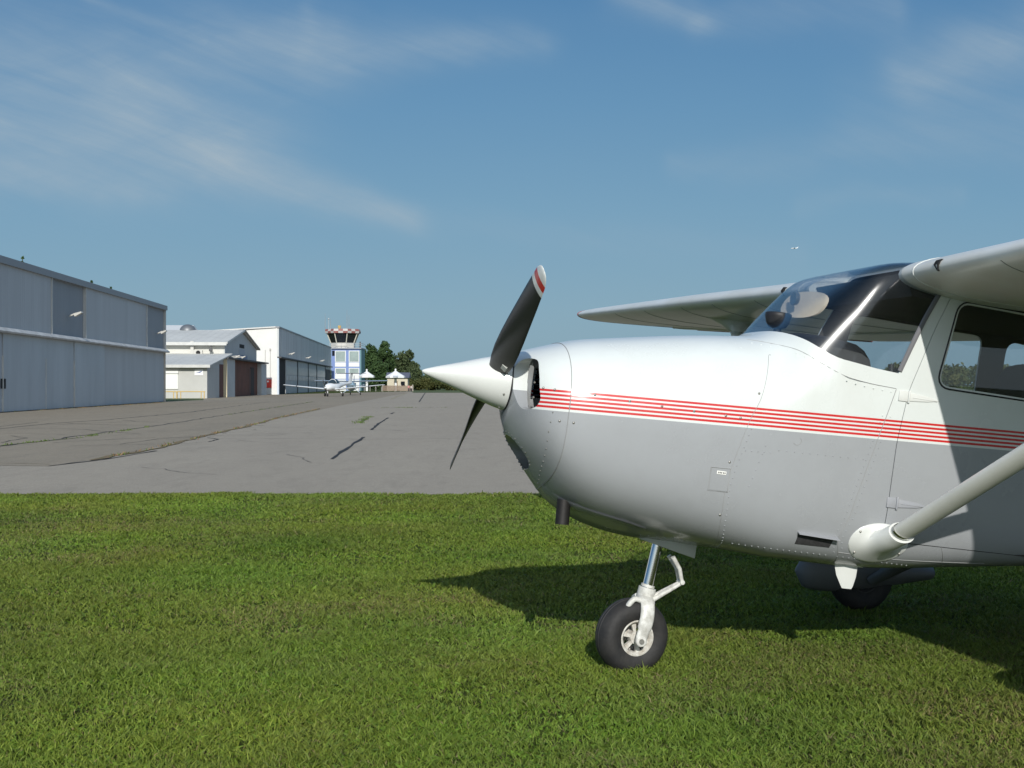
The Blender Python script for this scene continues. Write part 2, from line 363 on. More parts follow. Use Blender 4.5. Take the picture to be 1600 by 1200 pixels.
for _ in range(16):      # fine branching cracks in the older surface
    u, v = random.uniform(0, 480), random.uniform(628, 700); p = Vector(gp(u, v)); a = random.choice((1.5, 1.62, .2, 2.9)) + random.uniform(-.3, .3); P_ = [p]
    for k in range(random.randint(4, 9)): a += random.uniform(-.5, .5); P_.append(P_[-1] + Vector((math.cos(a), math.sin(a))) * random.uniform(.5, 1.6))
    if all(q.x > -24 - .07 * q.y + 4 and q.y > 17 for q in P_): strip('tarmac_crack', P_, .035, CRACK, .012, 1.2)
for _ in range(10):
    u, v = random.uniform(300, 900), random.uniform(640, 760); p = Vector(gp(u, v)); a = random.uniform(0, 6.28); P_ = [p]
    for k in range(random.randint(3, 7)): a += random.uniform(-.6, .6); P_.append(P_[-1] + Vector((math.cos(a), math.sin(a))) * random.uniform(.3, .9))
    if all(q.y > 16.3 for q in P_): strip('tarmac_crack', P_, .016, CRACK, .012, 1.2)
weeds = [gp(140, 720), gp(180, 713), gp(250, 700), gp(330, 679), gp(400, 663), gp(440, 652), gp(500, 639)]
strip('weed_strip', weeds, .16, RUST, .016, .7)
strip('weed_strip', [gp(562, 661), gp(574, 653)], .16, GRASSY, .016); strip('weed_strip', [gp(0, 697), gp(130, 684)], .06, GRASSY, .016)
strip('weed_strip', [gp(0, 644.5), gp(110, 638), gp(255, 629)], .25, RUST, .016, .5)

def weed_tufts():
    r = np.random.default_rng(3); V, H = [], []
    lines = [(weeds, .045, 520, 0), ([gp(0, 697), gp(130, 684), gp(230, 668)], .05, 160, 1), ([gp(557, 663), gp(577, 651)], .12, 200, 1), ([gp(0, 645), gp(110, 638.5), gp(255, 629.3)], .12, 600, 0), ([gp(585, 637.5), gp(697, 637)], .05, 120, 1), ([gp(350, 649), gp(490, 628)], .06, 150, 1)]
    for pts, wd, n, green in lines:
        P = [Vector(p) for p in pts]; L = [(b - a).length for a, b in zip(P[:-1], P[1:])]; tot_ = sum(L)
        for _ in range(n):
            q = r.uniform(0, tot_); q = q + 1.2 * math.sin(q * 1.7); i = 0; q = min(max(q, 0), tot_ - .01)
            while q > L[i]: q -= L[i]; i += 1
            c = P[i].lerp(P[i + 1], q / L[i]); x, y = c.x + r.normal(0, wd), c.y + r.normal(0, wd); h = r.uniform(.02, .07); a = r.uniform(0, 6.28); w = .018; l = r.uniform(0, 6.28)
            V += [(x - w * math.cos(a), y - w * math.sin(a), .01), (x + w * math.cos(a), y + w * math.sin(a), .01), (x + h * math.cos(l), y + h * math.sin(l), .01 + h)]
            col = (.10, .15, .03) if (green or r.uniform() < .3) else (.23, .145, .075); k_ = r.uniform(.7, 1.3); H += [tuple(v * k_ for v in col) + (1,)] * 3
    me = bpy.data.meshes.new('weeds'); me.from_pydata(V, [], [(i, i + 1, i + 2) for i in range(0, len(V), 3)]); at = me.attributes.new('hue', 'FLOAT_COLOR', 'POINT'); at.data.foreach_set('color', np.array(H, np.float32).ravel())
    m = bpy.data.materials.new('weed_leaves'); m.use_nodes = True; g = G(m.node_tree); n_ = g.n('ShaderNodeAttribute'); n_.attribute_name = 'hue'; g.put(m.node_tree.nodes['Principled BSDF'].inputs['Base Color'], n_.outputs['Color']); m.node_tree.nodes['Principled BSDF'].inputs['Roughness'].default_value = .8
    me.materials.append(m); o = bpy.data.objects.new('weeds', me); C.objects.link(o); o['kind'] = 'stuff'
weed_tufts()

# ------------------------------------------------------------------ light aircraft in the foreground
def mono(xs, ys):
    xs = np.array(xs, float); ys = np.array(ys, float)
    if xs[0] > xs[-1]: xs = xs[::-1]; ys = ys[::-1]
    h = np.diff(xs); d = np.diff(ys) / h; m = np.zeros_like(ys); m[0] = d[0]; m[-1] = d[-1]
    for i in range(1, len(xs) - 1):
        if d[i - 1] * d[i] > 0:
            w1 = 2 * h[i] + h[i - 1]; w2 = h[i] + 2 * h[i - 1]; m[i] = (w1 + w2) / (w1 / d[i - 1] + w2 / d[i])
    def f(x):
        x = min(max(x, xs[0]), xs[-1]); i = max(0, min(int(np.searchsorted(xs, x, side='right')) - 1, len(xs) - 2))
        t = (x - xs[i]) / h[i]; t2 = t * t; t3 = t2 * t
        return float((2 * t3 - 3 * t2 + 1) * ys[i] + (t3 - 2 * t2 + t) * h[i] * m[i] + (-2 * t3 + 3 * t2) * ys[i + 1] + (t3 - t2) * h[i] * m[i + 1])
    return f
ZT = mono([.84, .808, .764, .72, .614, .507, .35, .19, .03, -.134, -.27, -.36, -.41, -.47, -.56, -.64, -.725, -.81, -.9, -.98, -1.1, -1.3, -1.6, -2.0, -2.5, -3.0, -5.5],
          [1.43, 1.443, 1.471, 1.489, 1.527, 1.562, 1.593, 1.622, 1.65, 1.675, 1.692, 1.705, 1.722, 1.762, 1.852, 1.935, 2.018, 2.085, 2.122, 2.138, 2.156, 2.176, 2.185, 2.165, 2.12, 1.85, 1.45])
ZB = mono([.84, .817, .782, .747, .683, .614, .542, .457, .331, .156, 0, -.3, -.9, -1.15, -1.5, -1.85, -2.5, -3.5, -5.5],
          [1.205, 1.168, 1.093, 1.021, .937, .856, .785, .735, .688, .655, .645, .638, .635, .65, .69, .73, .80, .93, 1.22])
W = mono([.84, .80, .775, .745, .7, .62, .5, .3, 0, -.3, -.9, -1.8, -2.6, -3.5, -5.5], [.11, .14, .215, .285, .345, .40, .435, .46, .49, .51, .53, .53, .46, .32, .08])
ZC = mono([.84, .7, .6, .3, 0, -.3, -.9, -2, -5.5], [1.318, 1.27, 1.22, 1.17, 1.15, 1.16, 1.25, 1.3, 1.34])
NT = mono([.84, .7, .6, 0, -.3, -.42, -.55, -.7, -.85, -.95, -1.3, -2.6, -3.5, -5.5], [2, 2.2, 2.4, 2.5, 2.6, 3.1, 4.8, 7.4, 13, 13, 7, 5, 3, 2.2])
def sm01(t): t = min(max(t, 0.0), 1.0); return t * t * (3 - 2 * t)
def toe(x, z): return 1 - .16 * max(0.0, x + .98) * sm01((-.32 - x) / .12) * sm01((z - 1.45) / .17)     # the windshield sides draw in towards the nose
NB = mono([.84, .78, .7, .6, .3, 0, -.5, -1, -2.5, -5.5], [2, 2.2, 3.0, 3.6, 3.8, 3.7, 3.9, 4.5, 4.5, 2.5])
KEEL = mono([.84, .76, .6, .2, -.1, -.5], [0, .05, .115, .125, .08, 0])         # the cowl's shallow V underneath
def zlow(x, y):
    w, n, k = W(x), NB(x), KEEL(x); q = min(abs(y) / w, 1.0); return ZC(x) - (ZC(x) - ZB(x) - k) * (1 - q ** n) ** (1 / n) - k * (1 - q)
def side(x, z):
    zc = ZC(x)
    if z < zc:
        if z <= zlow(x, 0): return .001
        a, b = 0.0, W(x)
        for _ in range(28):
            m = (a + b) / 2
            if zlow(x, m) < z: a = m
            else: b = m
        return a
    h, n = ZT(x) - zc, NT(x)
    return W(x) * (1 - min(abs(z - zc) / h, .9999) ** n) ** (1 / n) * toe(x, z)
def ring(x, inset, N=112):
    zc, w, zt, zb, nt, nb = ZC(x), W(x) - inset, ZT(x) - inset, ZB(x) + inset, NT(x), NB(x); out = []
    for k in range(N):
        t = 2 * math.pi * k / N; c, s = math.cos(t), math.sin(t); n = nt if s >= 0 else nb; h = zt - zc if s >= 0 else zc - zb
        yy = w * math.copysign(abs(c) ** (2 / n), c); kk = KEEL(x) if s < 0 else 0; z = zc + (h - kk) * math.copysign(abs(s) ** (2 / n), s) - kk * (1 - abs(yy) / w); out.append((x, yy * toe(x, z), z))
    return out
def shell(xs, in0, in1, mats):
    m = MB(); A = [ring(x, in0) for x in xs]; B = [ring(x, in1) for x in xs]; n = len(A[0])
    m.loft(A, True, False, False); o = len(A) * n; m.cur = 1; base = len(m.v); m.loft(B, True, False, False); m.cur = 0
    q = (len(xs) - 1) * n
    m.f += [(k, (k + 1) % n, base + (k + 1) % n, base + k) for k in range(n)] + [(q + k, q + (k + 1) % n, base + q + (k + 1) % n, base + q + k) for k in range(n)]; m.mi += [0] * (2 * n)
    return m.mesh('shell', mats)
def dense(poly, k=8):
    """smooth closed outline through points (Catmull-Rom)"""
    n = len(poly); out = []
    for i in range(n):
        p0, p1, p2, p3 = (Vector(poly[(i + j) % n]) for j in (-1, 0, 1, 2))
        for q in range(k):
            t = q / k; out.append(tuple(.5 * ((2 * p1) + (p2 - p0) * t + (2 * p0 - 5 * p1 + 4 * p2 - p3) * t * t + (3 * p1 - p0 - 3 * p2 + p3) * t ** 3)))
    return out
def spline(pts, k=8):
    P = [Vector(p) for p in pts]; out = []
    for i in range(len(P) - 1):
        p0, p1, p2, p3 = P[max(i - 1, 0)], P[i], P[i + 1], P[min(i + 2, len(P) - 1)]
        for q in range(k):
            t = q / k; out.append(.5 * ((2 * p1) + (p2 - p0) * t + (2 * p0 - 5 * p1 + 4 * p2 - p3) * t * t + (3 * p1 - p0 - 3 * p2 + p3) * t ** 3))
    return out + [P[-1]]
def rounded(poly, r, k=5):
    out = []; n = len(poly)
    for i in range(n):
        p, a, b = Vector(poly[i]), Vector(poly[i - 1]), Vector(poly[(i + 1) % n])
        da, db = (a - p), (b - p); rr = min(r, da.length * .45, db.length * .45); s, e = p + da.normalized() * rr, p + db.normalized() * rr
        out += [tuple((1 - t) ** 2 * s + 2 * t * (1 - t) * p + t * t * e) for t in [q / k for q in range(k + 1)]]
    return out
def shrink(poly, d):
    c = sum((Vector(p) for p in poly), Vector((0, 0))) / len(poly); n = len(poly); out = []
    for i in range(n):
        a, b = Vector(poly[i - 1]), Vector(poly[(i + 1) % n]); t = (b - a).normalized(); nn = Vector((-t.y, t.x)); p = Vector(poly[i])
        if nn.dot(c - p) < 0: nn = -nn
        out.append(tuple(p + nn * d))
    return out
def prism_mesh(poly, y0, y1): return MB().prism(poly, 'Y', y0, y1).mesh('prism', PAINT)
def skin_path(pts, k=6, off=0.0, sgn=1):
    return [(p.x, sgn * (side(p.x, p.y) + off), p.y) for p in spline(pts, k)]

plane = thing('light_aircraft', 'white and grey high-wing propeller aircraft with red pinstripes parked on the lawn', 'aircraft', (.58071749, 6.0896861, 0))
psi, th = R(12.5), R(7.5)
fw = Vector((-math.cos(psi), -math.sin(psi), 0)); up = Vector((0, 0, 1)); port = Vector((math.sin(psi), -math.cos(psi), 0))
Fx = fw * math.cos(th) + up * math.sin(th); Uz = -fw * math.sin(th) + up * math.cos(th)
plane.matrix_world = Matrix(((Fx.x, port.x, Uz.x, .58071749), (Fx.y, port.y, Uz.y, 6.0896861), (Fx.z, port.z, Uz.z, 0), (0, 0, 0, 1)))

xs = list(np.arange(.585, -1.32, -.035)) + list(np.arange(-1.4, -2.8, -.1)) + list(np.arange(-2.9, -5.45, -.2)) + [-5.5]
body = shell(xs, 0, .013, [PAINT, LINING])
base_c = [(-.425, 1.742), (-.436, 1.735), (-.462, 1.722), (-.504, 1.696), (-.575, 1.653), (-.651, 1.624), (-.739, 1.611), (-.835, 1.598), (-.947, 1.590)]
ws_poly = [(-.30, 1.86), (-.41, 1.80)] + [tuple(p) for p in spline(base_c, 4)] + [(-.986, 1.712), (-1.041, 1.857), (-1.107, 1.997), (-1.13, 2.10), (-1.145, 2.5), (-.3, 2.5)]
win_poly = rounded([(-1.157, 1.562), (-2.02, 1.556), (-2.02, 1.955), (-1.58, 1.957), (-1.228, 1.964)], .06)
rear_poly = rounded([(-2.17, 1.575), (-2.75, 1.64), (-2.62, 1.90), (-2.17, 1.95)], .07)
door_poly = rounded([(-.972, .80), (-.971, 1.05), (-.976, 1.271), (-1.007, 1.517), (-1.108, 1.836), (-1.178, 2.004), (-2.10, 2.004), (-2.10, 1.2), (-1.95, .80)], .045)
door_me = boolean(body.copy(), prism_mesh(shrink(door_poly, .0035), .25, .8), 'INTERSECT')
door_me = boolean(door_me, prism_mesh(win_poly, -.9, .9), 'DIFFERENCE')
for poly, y0, y1 in ((ws_poly, -.9, .9), (win_poly, -.9, .9), (rear_poly, -.9, .9), (door_poly, .25, .8)):
    body = boolean(body, prism_mesh(poly, y0, y1), 'DIFFERENCE')
# louvre recess and details appended to the skin: panel seams and rivets
for m_ in (SEAM, STEEL): body.materials.append(m_)
NM = len(body.materials)
det = MB()
def seam(pts, r=.0015, sgn=1, mi=NM - 2):
    det.cur = mi; det.tube(skin_path(pts, 20, .0006, sgn), r, 5)
def rivets(pts, step, r=.0038, sgn=1, mi=0, jump=0):
    P = [Vector(p) for p in skin_path(pts, 10, 0, sgn)]; acc = 0; det.cur = mi
    for a, b in zip(P[:-1], P[1:]):
        L = (b - a).length; d = acc
        while d < L:
            p = a.lerp(b, d / L); det.sphere(p, r, 6, 4, 1, .55, 1); d += step
        acc = d - L
s_fw = [(-.365, 1.60), (-.348, 1.582), (-.296, 1.395), (-.242, 1.269), (-.185, 1.06), (-.169, .96), (-.18, .84), (-.202, .754), (-.255, .66)]
s_door = [(-.824, .657), (-.79, .72), (-.762, .792), (-.79, .9), (-.812, 1.011), (-.875, 1.259), (-.909, 1.384), (-.943, 1.515)]
s_ws = [(-.30, 1.672), (-.377, 1.664), (-.467, 1.644), (-.565, 1.592), (-.683, 1.544), (-.809, 1.525), (-.942, 1.518)]
for s_ in (1, -1):
    seam(s_fw, .0011, s_); seam(s_door, .0014, s_); seam(s_ws, .0015, s_)
seam([(-.79, .72), (-1.1, .715), (-1.6, .74)], .0016); seam([(-1.3, .80), (-1.36, .72)], .0016)
def shift(P, dx, dz=0): return [(x + dx, z + dz) for x, z in P]
rivets(shift(s_fw, -.022)[3:], .030); rivets(shift(s_door, .02)[1:7], .032); rivets(shift(s_door, -.02)[1:7], .032)
rivets(shift(s_ws, -.005, -.02), .045); rivets([(-.30, .70), (-.5, .70), (-.75, .70)], .03); rivets([(-.40, 1.16), (-.62, 1.165), (-.84, 1.17)], .038)
rivets([(-.24, 1.14), (-.36, 1.145)], .03); rivets([(-.28, .98), (-.34, 1.2)], .04); rivets([(-.8, .70), (-1.2, .69)], .03); rivets([(-.1, .68), (.1, .672)], .04)
rivets([(.60, .86), (.632, .95), (.655, 1.1), (.652, 1.2)], .045, .004, 1, NM - 1)
for x, z in ((.70, 1.305), (.62, 1.303), (.48, 1.302), (.32, 1.294), (.17, 1.29), (.02, 1.287), (-.13, 1.286), (-.2, 1.284), (-.284, 1.408), (-.172, 1.078), (-.174, .833), (.62, 1.165), (.56, 1.165)):
    if x < .585: det.cur = NM - 1; det.sphere((x, side(x, z), z), .0065, 8, 4, 1, .5, 1)
def mark_arc(x, z, r): det.cur = NM - 2; det.tube([(x + r * math.cos(t), side(x + r * math.cos(t), z + r * math.sin(t)), z + r * math.sin(t)) for t in np.linspace(2.4, 5.6, 12)], .0015, 5)
mark_arc(-.482, 1.215, .02)
body = join_mb(body, det)
fus = link('fuselage', body, plane, 40)
# door with its window, hinges and gasket
door = link('cabin_door', door_me, plane, 40)
def glass_panel(poly, name, parent, m, y0, y1, extra=0):
    me = shell(list(np.arange(-.28, -1.32, -.04)) + list(np.arange(-1.4, -2.9, -.1)), .003, .007, [m, m])
    return link(name, boolean(me, prism_mesh(poly, y0, y1), 'INTERSECT'), parent, 50)
dw = glass_panel(win_poly, 'window', door, SIDEGLASS, .2, .9)
gk = MB(); P_ = [(x, side(x, z) + .001, z) for x, z in shrink(win_poly, -.012)]; gk.tube(P_ + [P_[0]], .0042, 6, False); gk.build('window_gasket', BLACKPLASTIC, door)
hg = [(-1.01, 1.487), (-1.015, .985)]
for hx, hz in hg:
    h = MB(); y = side(hx, hz)
    h.box(hx + .005, hx + .052, y - .002, y + .006, hz - .024, hz + .024)
    h.prism([(hx - .004, hz + .02), (hx - .1, hz + .012), (hx - .165, hz), (hx - .1, hz - .012), (hx - .004, hz - .02)], 'Y', y - .002, y + .0045)
    h.tube([(hx, y + .006, hz - .03), (hx, y + .006, hz + .03)], .005, 8)
    h.tube([(hx - .02, y + .004, hz - .001), (hx - .15, y + .003, hz - .003)], .003, 6)
    h.build('hinge', WHITE if hz > 1.3 else mat('grey_paint', (.33, .34, .36), .3, coat=.2), door, bevel=.0015)
glass_panel(win_poly, 'passenger_window', plane, SIDEGLASS, -.9, -.2)
for a in ((.2, .9), (-.9, -.2)): glass_panel(rear_poly, 'rear_window', plane, SIDEGLASS, *a)
ws = glass_panel(ws_poly, 'windshield', plane, WINDGLASS, -.9, .9)
tr = MB(); tr.tube([(x, side(x, z) + .0, z) for x, z in [(-.95, 1.60), (-.99, 1.715), (-1.044, 1.857), (-1.108, 1.99)]], .009, 8, flat=((1, 0, 0), 1.4)); tr.build('windshield_trim', mat('grey_sealant', (.16, .16, .17), .7), ws)

# nose cowl with its air intakes
xs = [.797, .785, .77, .755, .735, .71, .68, .65, .62, .6, .5875]
cowl = MB().loft([ring(x, 0) for x in xs]).mesh('cowl', PAINT)
for s_ in (1, -1):
    cut = MB().loft([[(x, s_ * (.228 - k_ - .030 * math.sin(t)) + math.copysign(abs(math.cos(t)) ** .9, math.cos(t)) * (.095 - .028 * math.sin(t) * s_ * math.cos(t) * s_), 1.318 + math.copysign(abs(math.sin(t)) ** .8, math.sin(t)) * .120) for t in np.linspace(0, 2 * math.pi, 40, endpoint=False)] for x, k_ in ((1.0, 0), (.4, .0))]).mesh('cut', PAINT)
    cowl = boolean(cowl, cut, 'DIFFERENCE')
for s_ in (1, -1):
    cut = MB().loft([[(x, s_ * (.140 - .022 * math.sin(t)) + math.cos(t) * .172, 1.322 + math.sin(t) * .124) for t in np.linspace(0, 2 * math.pi, 40, endpoint=False)] for x in (.728, .4)]).mesh('cut', PAINT)
    cowl = boolean(cowl, cut, 'DIFFERENCE')
cut = MB().loft([[(x, math.cos(t) * .13, 1.0 + (x - .75) * .2 + math.sin(t) * .066) for t in np.linspace(0, 2 * math.pi, 32, endpoint=False)] for x in (.95, .57)]).mesh('cut', PAINT)
cowl = boolean(cowl, cut, 'DIFFERENCE')
for m_ in (SEAM, STEEL): cowl.materials.append(m_)
det = MB(); det.cur = 2
for k in range(26):
    t = k / 26 * 2 * math.pi; yy_, zz_ = math.cos(t) * .15, 1.0 + math.sin(t) * .085
    a_, b_ = .59, .79
    for _ in range(24):
        q_ = (a_ + b_) / 2
        if side(q_, zz_) > abs(yy_) and ZB(q_) < zz_: a_ = q_
        else: b_ = q_
    det.sphere((a_, yy_, zz_), random.uniform(.003, .006), 5, 3)
for yz in ((.155, 1.33), (.17, 1.26)): det.sphere((.70, yz[0], yz[1]), .006, 6, 4)
for x, z in ((.70, 1.305), (.655, 1.303), (.62, 1.165)): det.sphere((x, side(x, z), z), .0065, 8, 4, 1, .5, 1)
cowl = join_mb(cowl, det)
link('nose_cowl', cowl, plane, 45)
for s_ in (1, -1):
    bf = MB(); bf.loft([[(.730 - .014 * q, s_ * (.130 + .020 * q), 1.322 + zz) for zz in (-.105, 0, .105)] + [(.724 - .014 * q, s_ * (.127 + .020 * q), 1.322 + zz * .8) for zz in (.11, 0, -.11)] for q in (0, .5, 1)])
    bf.build('intake_baffle', mat('grey_baffle', (.30, .31, .31), .5), plane, 30)
eb = MB(); eb.box(.50, .52, -.31, .31, .95, 1.40)
for k in range(9): eb.box(.52, .60, -.29, -.14, 1.2 + k * .026, 1.206 + k * .026); eb.box(.52, .60, .14, .29, 1.2 + k * .026, 1.206 + k * .026)
eb.build('engine', mat('engine_metal', (.012, .012, .012), .6, metal=.5), plane)  # blackened so the hollow behind the intakes reads dark: shade put into colour
sm = MB(); pts = [(.625, z) for z in ()]
sr = [(x, y, z) for x, y, z in ring(.586, -.0008)]; sm.tube(sr + [sr[0]], .0016, 5, False); sm.build('cowl_seam', SEAM, plane)

# spinner and propeller
HX, HZ = .872, 1.318
sp = MB(); prof = [(1.213, .001), (1.210, .006), (1.20, .0115), (1.18, .0195), (1.14, .0335), (1.09, .049), (1.04, .065), (.99, .082), (.94, .0985), (.89, .1135), (.85, .1245), (.82, .1315), (.805, .134), (.803, .131)]
sp.lathe(prof, (0, 0, HZ), 'X', 48)
for k in range(8):
    t = k / 8 * 2 * math.pi + .3; sp.cur = 1; sp.sphere((.83, math.cos(t) * .129, HZ + math.sin(t) * .129), .006, 6, 4); sp.cur = 0
spin = sp.build('spinner', [WHITE, STEEL], plane, 50)
bp = MB(); bp.lathe([(.803, .135), (.799, .1355), (.799, .10)], (0, 0, HZ), 'X', 48); bp.build('backplate', BLACKPLASTIC, spin)
def blade(phi, bands=True):
    d = Vector((0, math.sin(phi), math.cos(phi))); t = Vector((0, math.cos(phi), -math.sin(phi))); X = Vector((1, 0, 0)); m = MB(); rings = []
    st = [(.06, .085, 55, .30), (.12, .10, 52, .26), (.17, .122, 47, .19), (.24, .140, 41, .14), (.34, .150, 34, .11), (.46, .150, 28.5, .09), (.6, .142, 23.5, .08), (.72, .132, 20.5, .07), (.80, .122, 18.5, .065),
          (.812, .1205, 18, .065), (.832, .117, 18, .065), (.852, .113, 18, .065), (.87, .108, 17.5, .065), (.89, .094, 17, .065), (.905, .074, 17, .065), (.914, .052, 17, .065), (.918, .02, 17, .07)]
    for r, c, b, tk in st:
        b = R(b); cd = -t * math.cos(b) + X * math.sin(b); nd = t * math.sin(b) + X * math.cos(b); ct = Vector((HX, 0, HZ)) + d * r; rg = []
        for k in range(20):
            a = 2 * math.pi * k / 20; u = math.cos(a); h = math.sin(a); camber = (1 - u * u) * .05
            rg.append(ct + cd * (u * .5 * c) + nd * c * (camber + h * .5 * tk * (1.0 + .35 * u)))
        rings.append(rg)
    nb = len(rings[0])
    for i in range(len(rings) - 1):
        rm = (st[i][0] + st[i + 1][0]) / 2; m.cur = 0 if not bands else 1 if (.80 < rm < .832 or rm > .87) else 2 if .832 < rm < .87 else 0
        # band edges run straight across the blade
        m.loft(rings[i:i + 2], True, i == 0, i == len(rings) - 2)
    me = m.mesh('propeller_blade', [PROPBLACK, WHITE, RED]); bm = bmesh.new(); bm.from_mesh(me); bmesh.ops.remove_doubles(bm, verts=bm.verts, dist=1e-5); bm.to_mesh(me); bm.free()
    o = link('propeller_blade', me, plane, 50)
    b = R(45); cd = -t * math.cos(b) + X * math.sin(b); nd = t * math.sin(b) + X * math.cos(b)
    return o, d, cd, nd
bl, d_, cd_, nd_ = blade(R(60)); bl['label'] = 'upper blade with white red white tip'
for sg in (-1,):
    ct = Vector((HX, 0, HZ)) + d_ * .178 + cd_ * -.034
    st_ = MB(); q = [ct + d_ * a + cd_ * b + nd_ * c for a in (-.016, .016) for b in (-.014, .014) for c in (.004, .0185)]
    st_.add(q, [(0, 1, 3, 2), (4, 5, 7, 6), (0, 1, 5, 4), (2, 3, 7, 6), (0, 2, 6, 4), (1, 3, 7, 5)]); st_.build('sticker', mat('sticker_grey', (.42, .43, .40), .5), bl)
blade(R(240), False)

# wings
def airfoil(c, t, n=28):
    up_, lo = [], []
    for k in range(n + 1):
        x = .5 * (1 - math.cos(math.pi * k / n)); yt = 5 * t * (.2969 * math.sqrt(x) - .126 * x - .3516 * x * x + .2843 * x ** 3 - .1036 * x ** 4)
        yc = .02 / .16 * (.8 * x - x * x) if x < .4 else .02 / .36 * (.2 + .8 * x - x * x)
        up_.append((x * c, (yc + yt) * c)); lo.append((x * c, (yc - yt) * c))
    return up_[::-1] + lo[1:-1]
def wing(sg):
    st = [(.472, 1.60, .125, 0), (.50, 1.62, .132, 0), (.53, 1.625, .132, 0), (.6, 1.625, .125, 0), (1.2, 1.625, .12, 0), (2.0, 1.625, .12, 0), (2.55, 1.625, .12, 0), (3.5, 1.46, .12, .9), (4.5, 1.27, .12, 2), (5.1, 1.155, .12, 2.6), (5.32, 1.10, .115, 2.8)]
    tip = [(5.32, 1.10, .115, 2.8), (5.36, 1.09, .112, 2.8), (5.39, 1.08, .104, 2.8), (5.405, 1.06, .085, 2.8), (5.412, 1.03, .05, 2.8)]
    def sect(y, c, t, wash):
        le = -.915 - max(0, (y - 2.55)) * .012 ; z0 = 2.062 + (y - .5) * .0285; a = R(1.6 - wash); out = []
        c0 = 1.085 if y > 5.32 else c; le = le - (c0 - c) * .4
        for px, pz in airfoil(c, t):
            out.append((le - px * math.cos(a) + pz * math.sin(a) * 0, sg * y, z0 + pz - px * math.sin(a)))
        return out
    m = MB(); m.loft([sect(*s) for s in st], True, True, True)
    # seams under the wing
    m.cur = 1
    for y in (.56, 1.25, 1.95, 2.55, 3.4, 4.2):
        c = np.interp(y, [s[0] for s in st], [s[1] for s in st]); ws_ = np.interp(y, [s[0] for s in st], [s[3] for s in st]); S = sect(y, c, .12, ws_); lo = S[len(S) // 2 - 2:]
        m.tube([Vector(p) + Vector((0, 0, -.0003)) for p in lo[4:-3]], .0022, 5)
    w = m.build('wing', [WINGUNDER, SEAM], plane, 45)
    tm = MB(); tm.loft([sect(*s) for s in tip], True, False, True); tp = tm.build('wing_tip', WHITE, w, 45)
    rm = MB(); S = sect(5.395, 1.075, .10, 2.8); rm.tube([Vector(p) for p in S] + [Vector(S[0])], .007, 6, False); rm.build('tip_stripe', mat('dull_red_paint', (.28, .03, .03), .45), tp)
    # aileron and flap: separate pieces along the trailing edge
    for nm, y0, y1, f in (('flap', .62, 2.62, .30), ('aileron', 2.70, 5.2, .22)):
        rr = []
        for y in np.linspace(y0, y1, 5):
            c = np.interp(y, [s[0] for s in st], [s[1] for s in st]); ws_ = np.interp(y, [s[0] for s in st], [s[3] for s in st]); le = -.915 - max(0, (y - 2.55)) * .012; z0 = 2.062 + (y - .5) * .0285; a = R(1.6 - ws_)
            def q(fx, dz): return (le - fx * c, sg * y, z0 - fx * c * math.sin(a) + dz)
            rr.append([q(1 - f, -.052 * (f / .3) + .008), q(1 - f * .5, -.034 * (f / .3)), q(1.003, -.009), q(1.003, .004), q(1 - f * .5, .012), q(1 - f, .03)])
        ob = MB().loft(rr).build(nm, WINGUNDER, w, 30)
        if nm == 'aileron':
            e = [rr_[2] for rr_ in rr]; MB().tube(e, .012, 6).build('trailing_edge', mat('dull_red_paint', (.28, .03, .03), .45), ob)
    # cabin air inlet in the leading edge: a dark raised plate paints the hollow's shade
    y = .80; z0 = 2.062 + .3 * .0285
    ai = MB(); rr = []
    for dx in (0, .012):
        S = sect(y, 1.625, .1245, 0)
        nose = sorted((p[2] - z0, p[0]) for p in S if p[0] > -1.1)
        def skinx(dz): return float(np.interp(dz, [q[0] for q in nose], [q[1] for q in nose])) + .010
        tri = [(-.018, .026), (.022, .030), (.020, .006), (.010, -.022), (.002, -.024), (-.014, .004)]
        rr.append([(skinx(dz) - dx, sg * (y + dy), z0 + dz) for dy, dz in tri])
    ai.loft(rr).build('air_inlet', DARKGAP, w)
    rc = MB(); S = sect(.60, 1.625, .1262, 0); rc.tube([Vector(p) for p in S], .003, 5, False); rc.build('root_seam', WHITE, w)
    if sg > 0:
        v = MB()
        for x, y in ((-1.28, .98),): v.lathe([(0, .03), (-.006, .028), (-.006, .001)], (x, y, 1.992 + (y - .5) * .03), 'Z', 14)
        v.build('inspection_cover', mat('dark_cover', (.10, .09, .08), .6), w)
        MB().tube([(-1.2, 1.62, 2.22), (-1.15, 1.64, 2.30)], .006, 6).build('fuel_vent', CHROME, w)
    # strut
    a = Vector((-.985, .505, .785)); b = Vector((-1.36, 2.56, 2.055)); a.y *= sg; b.y *= sg
    s = MB(); s.tube([a, a.lerp(b, .03), a.lerp(b, .5), a.lerp(b, .97), b], [.058, .058, .058, .058, .055], 20, flat=((.0, sg * -.5, .85), .62)); st_ = s.build('wing_strut', mat('strut_paint', (.72, .72, .66), .33, var=.1, vscale=5, coat=.15), plane, 60)
    f = MB(); rings = []
    dirv = (b - a).normalized()
    for k, (s_, gx, gz, t_) in enumerate(((-.02, .152, .098, 0), (.003, .152, .098, 0), (.0065, .146, .093, 0), (.0085, .116, .074, .02), (.018, .090, .061, .10), (0, .077, .054, .24), (0, .071, .050, .45), (0, .068, .047, .70), (0, .066, .045, 1.0))):
        ct = Vector((-.968, sg * .505, .785)).lerp(a + dirv * .135, t_); rg = []
        for q in range(36):
            t = 2 * math.pi * q / 36; px, pz = math.cos(t) * gx, math.sin(t) * gz
            X, Z = ct.x + px, ct.z + pz; sk = sg * (side(X, min(max(Z, ZB(X) + .012), 2)) + s_); fl_ = ct.y + sg * pz * -.5 * t_
            rg.append((X, sk if k < 4 else sk * max(0, 1 - (t_ / .35)) + fl_ * min(1, t_ / .35) if k < 7 else fl_, Z))
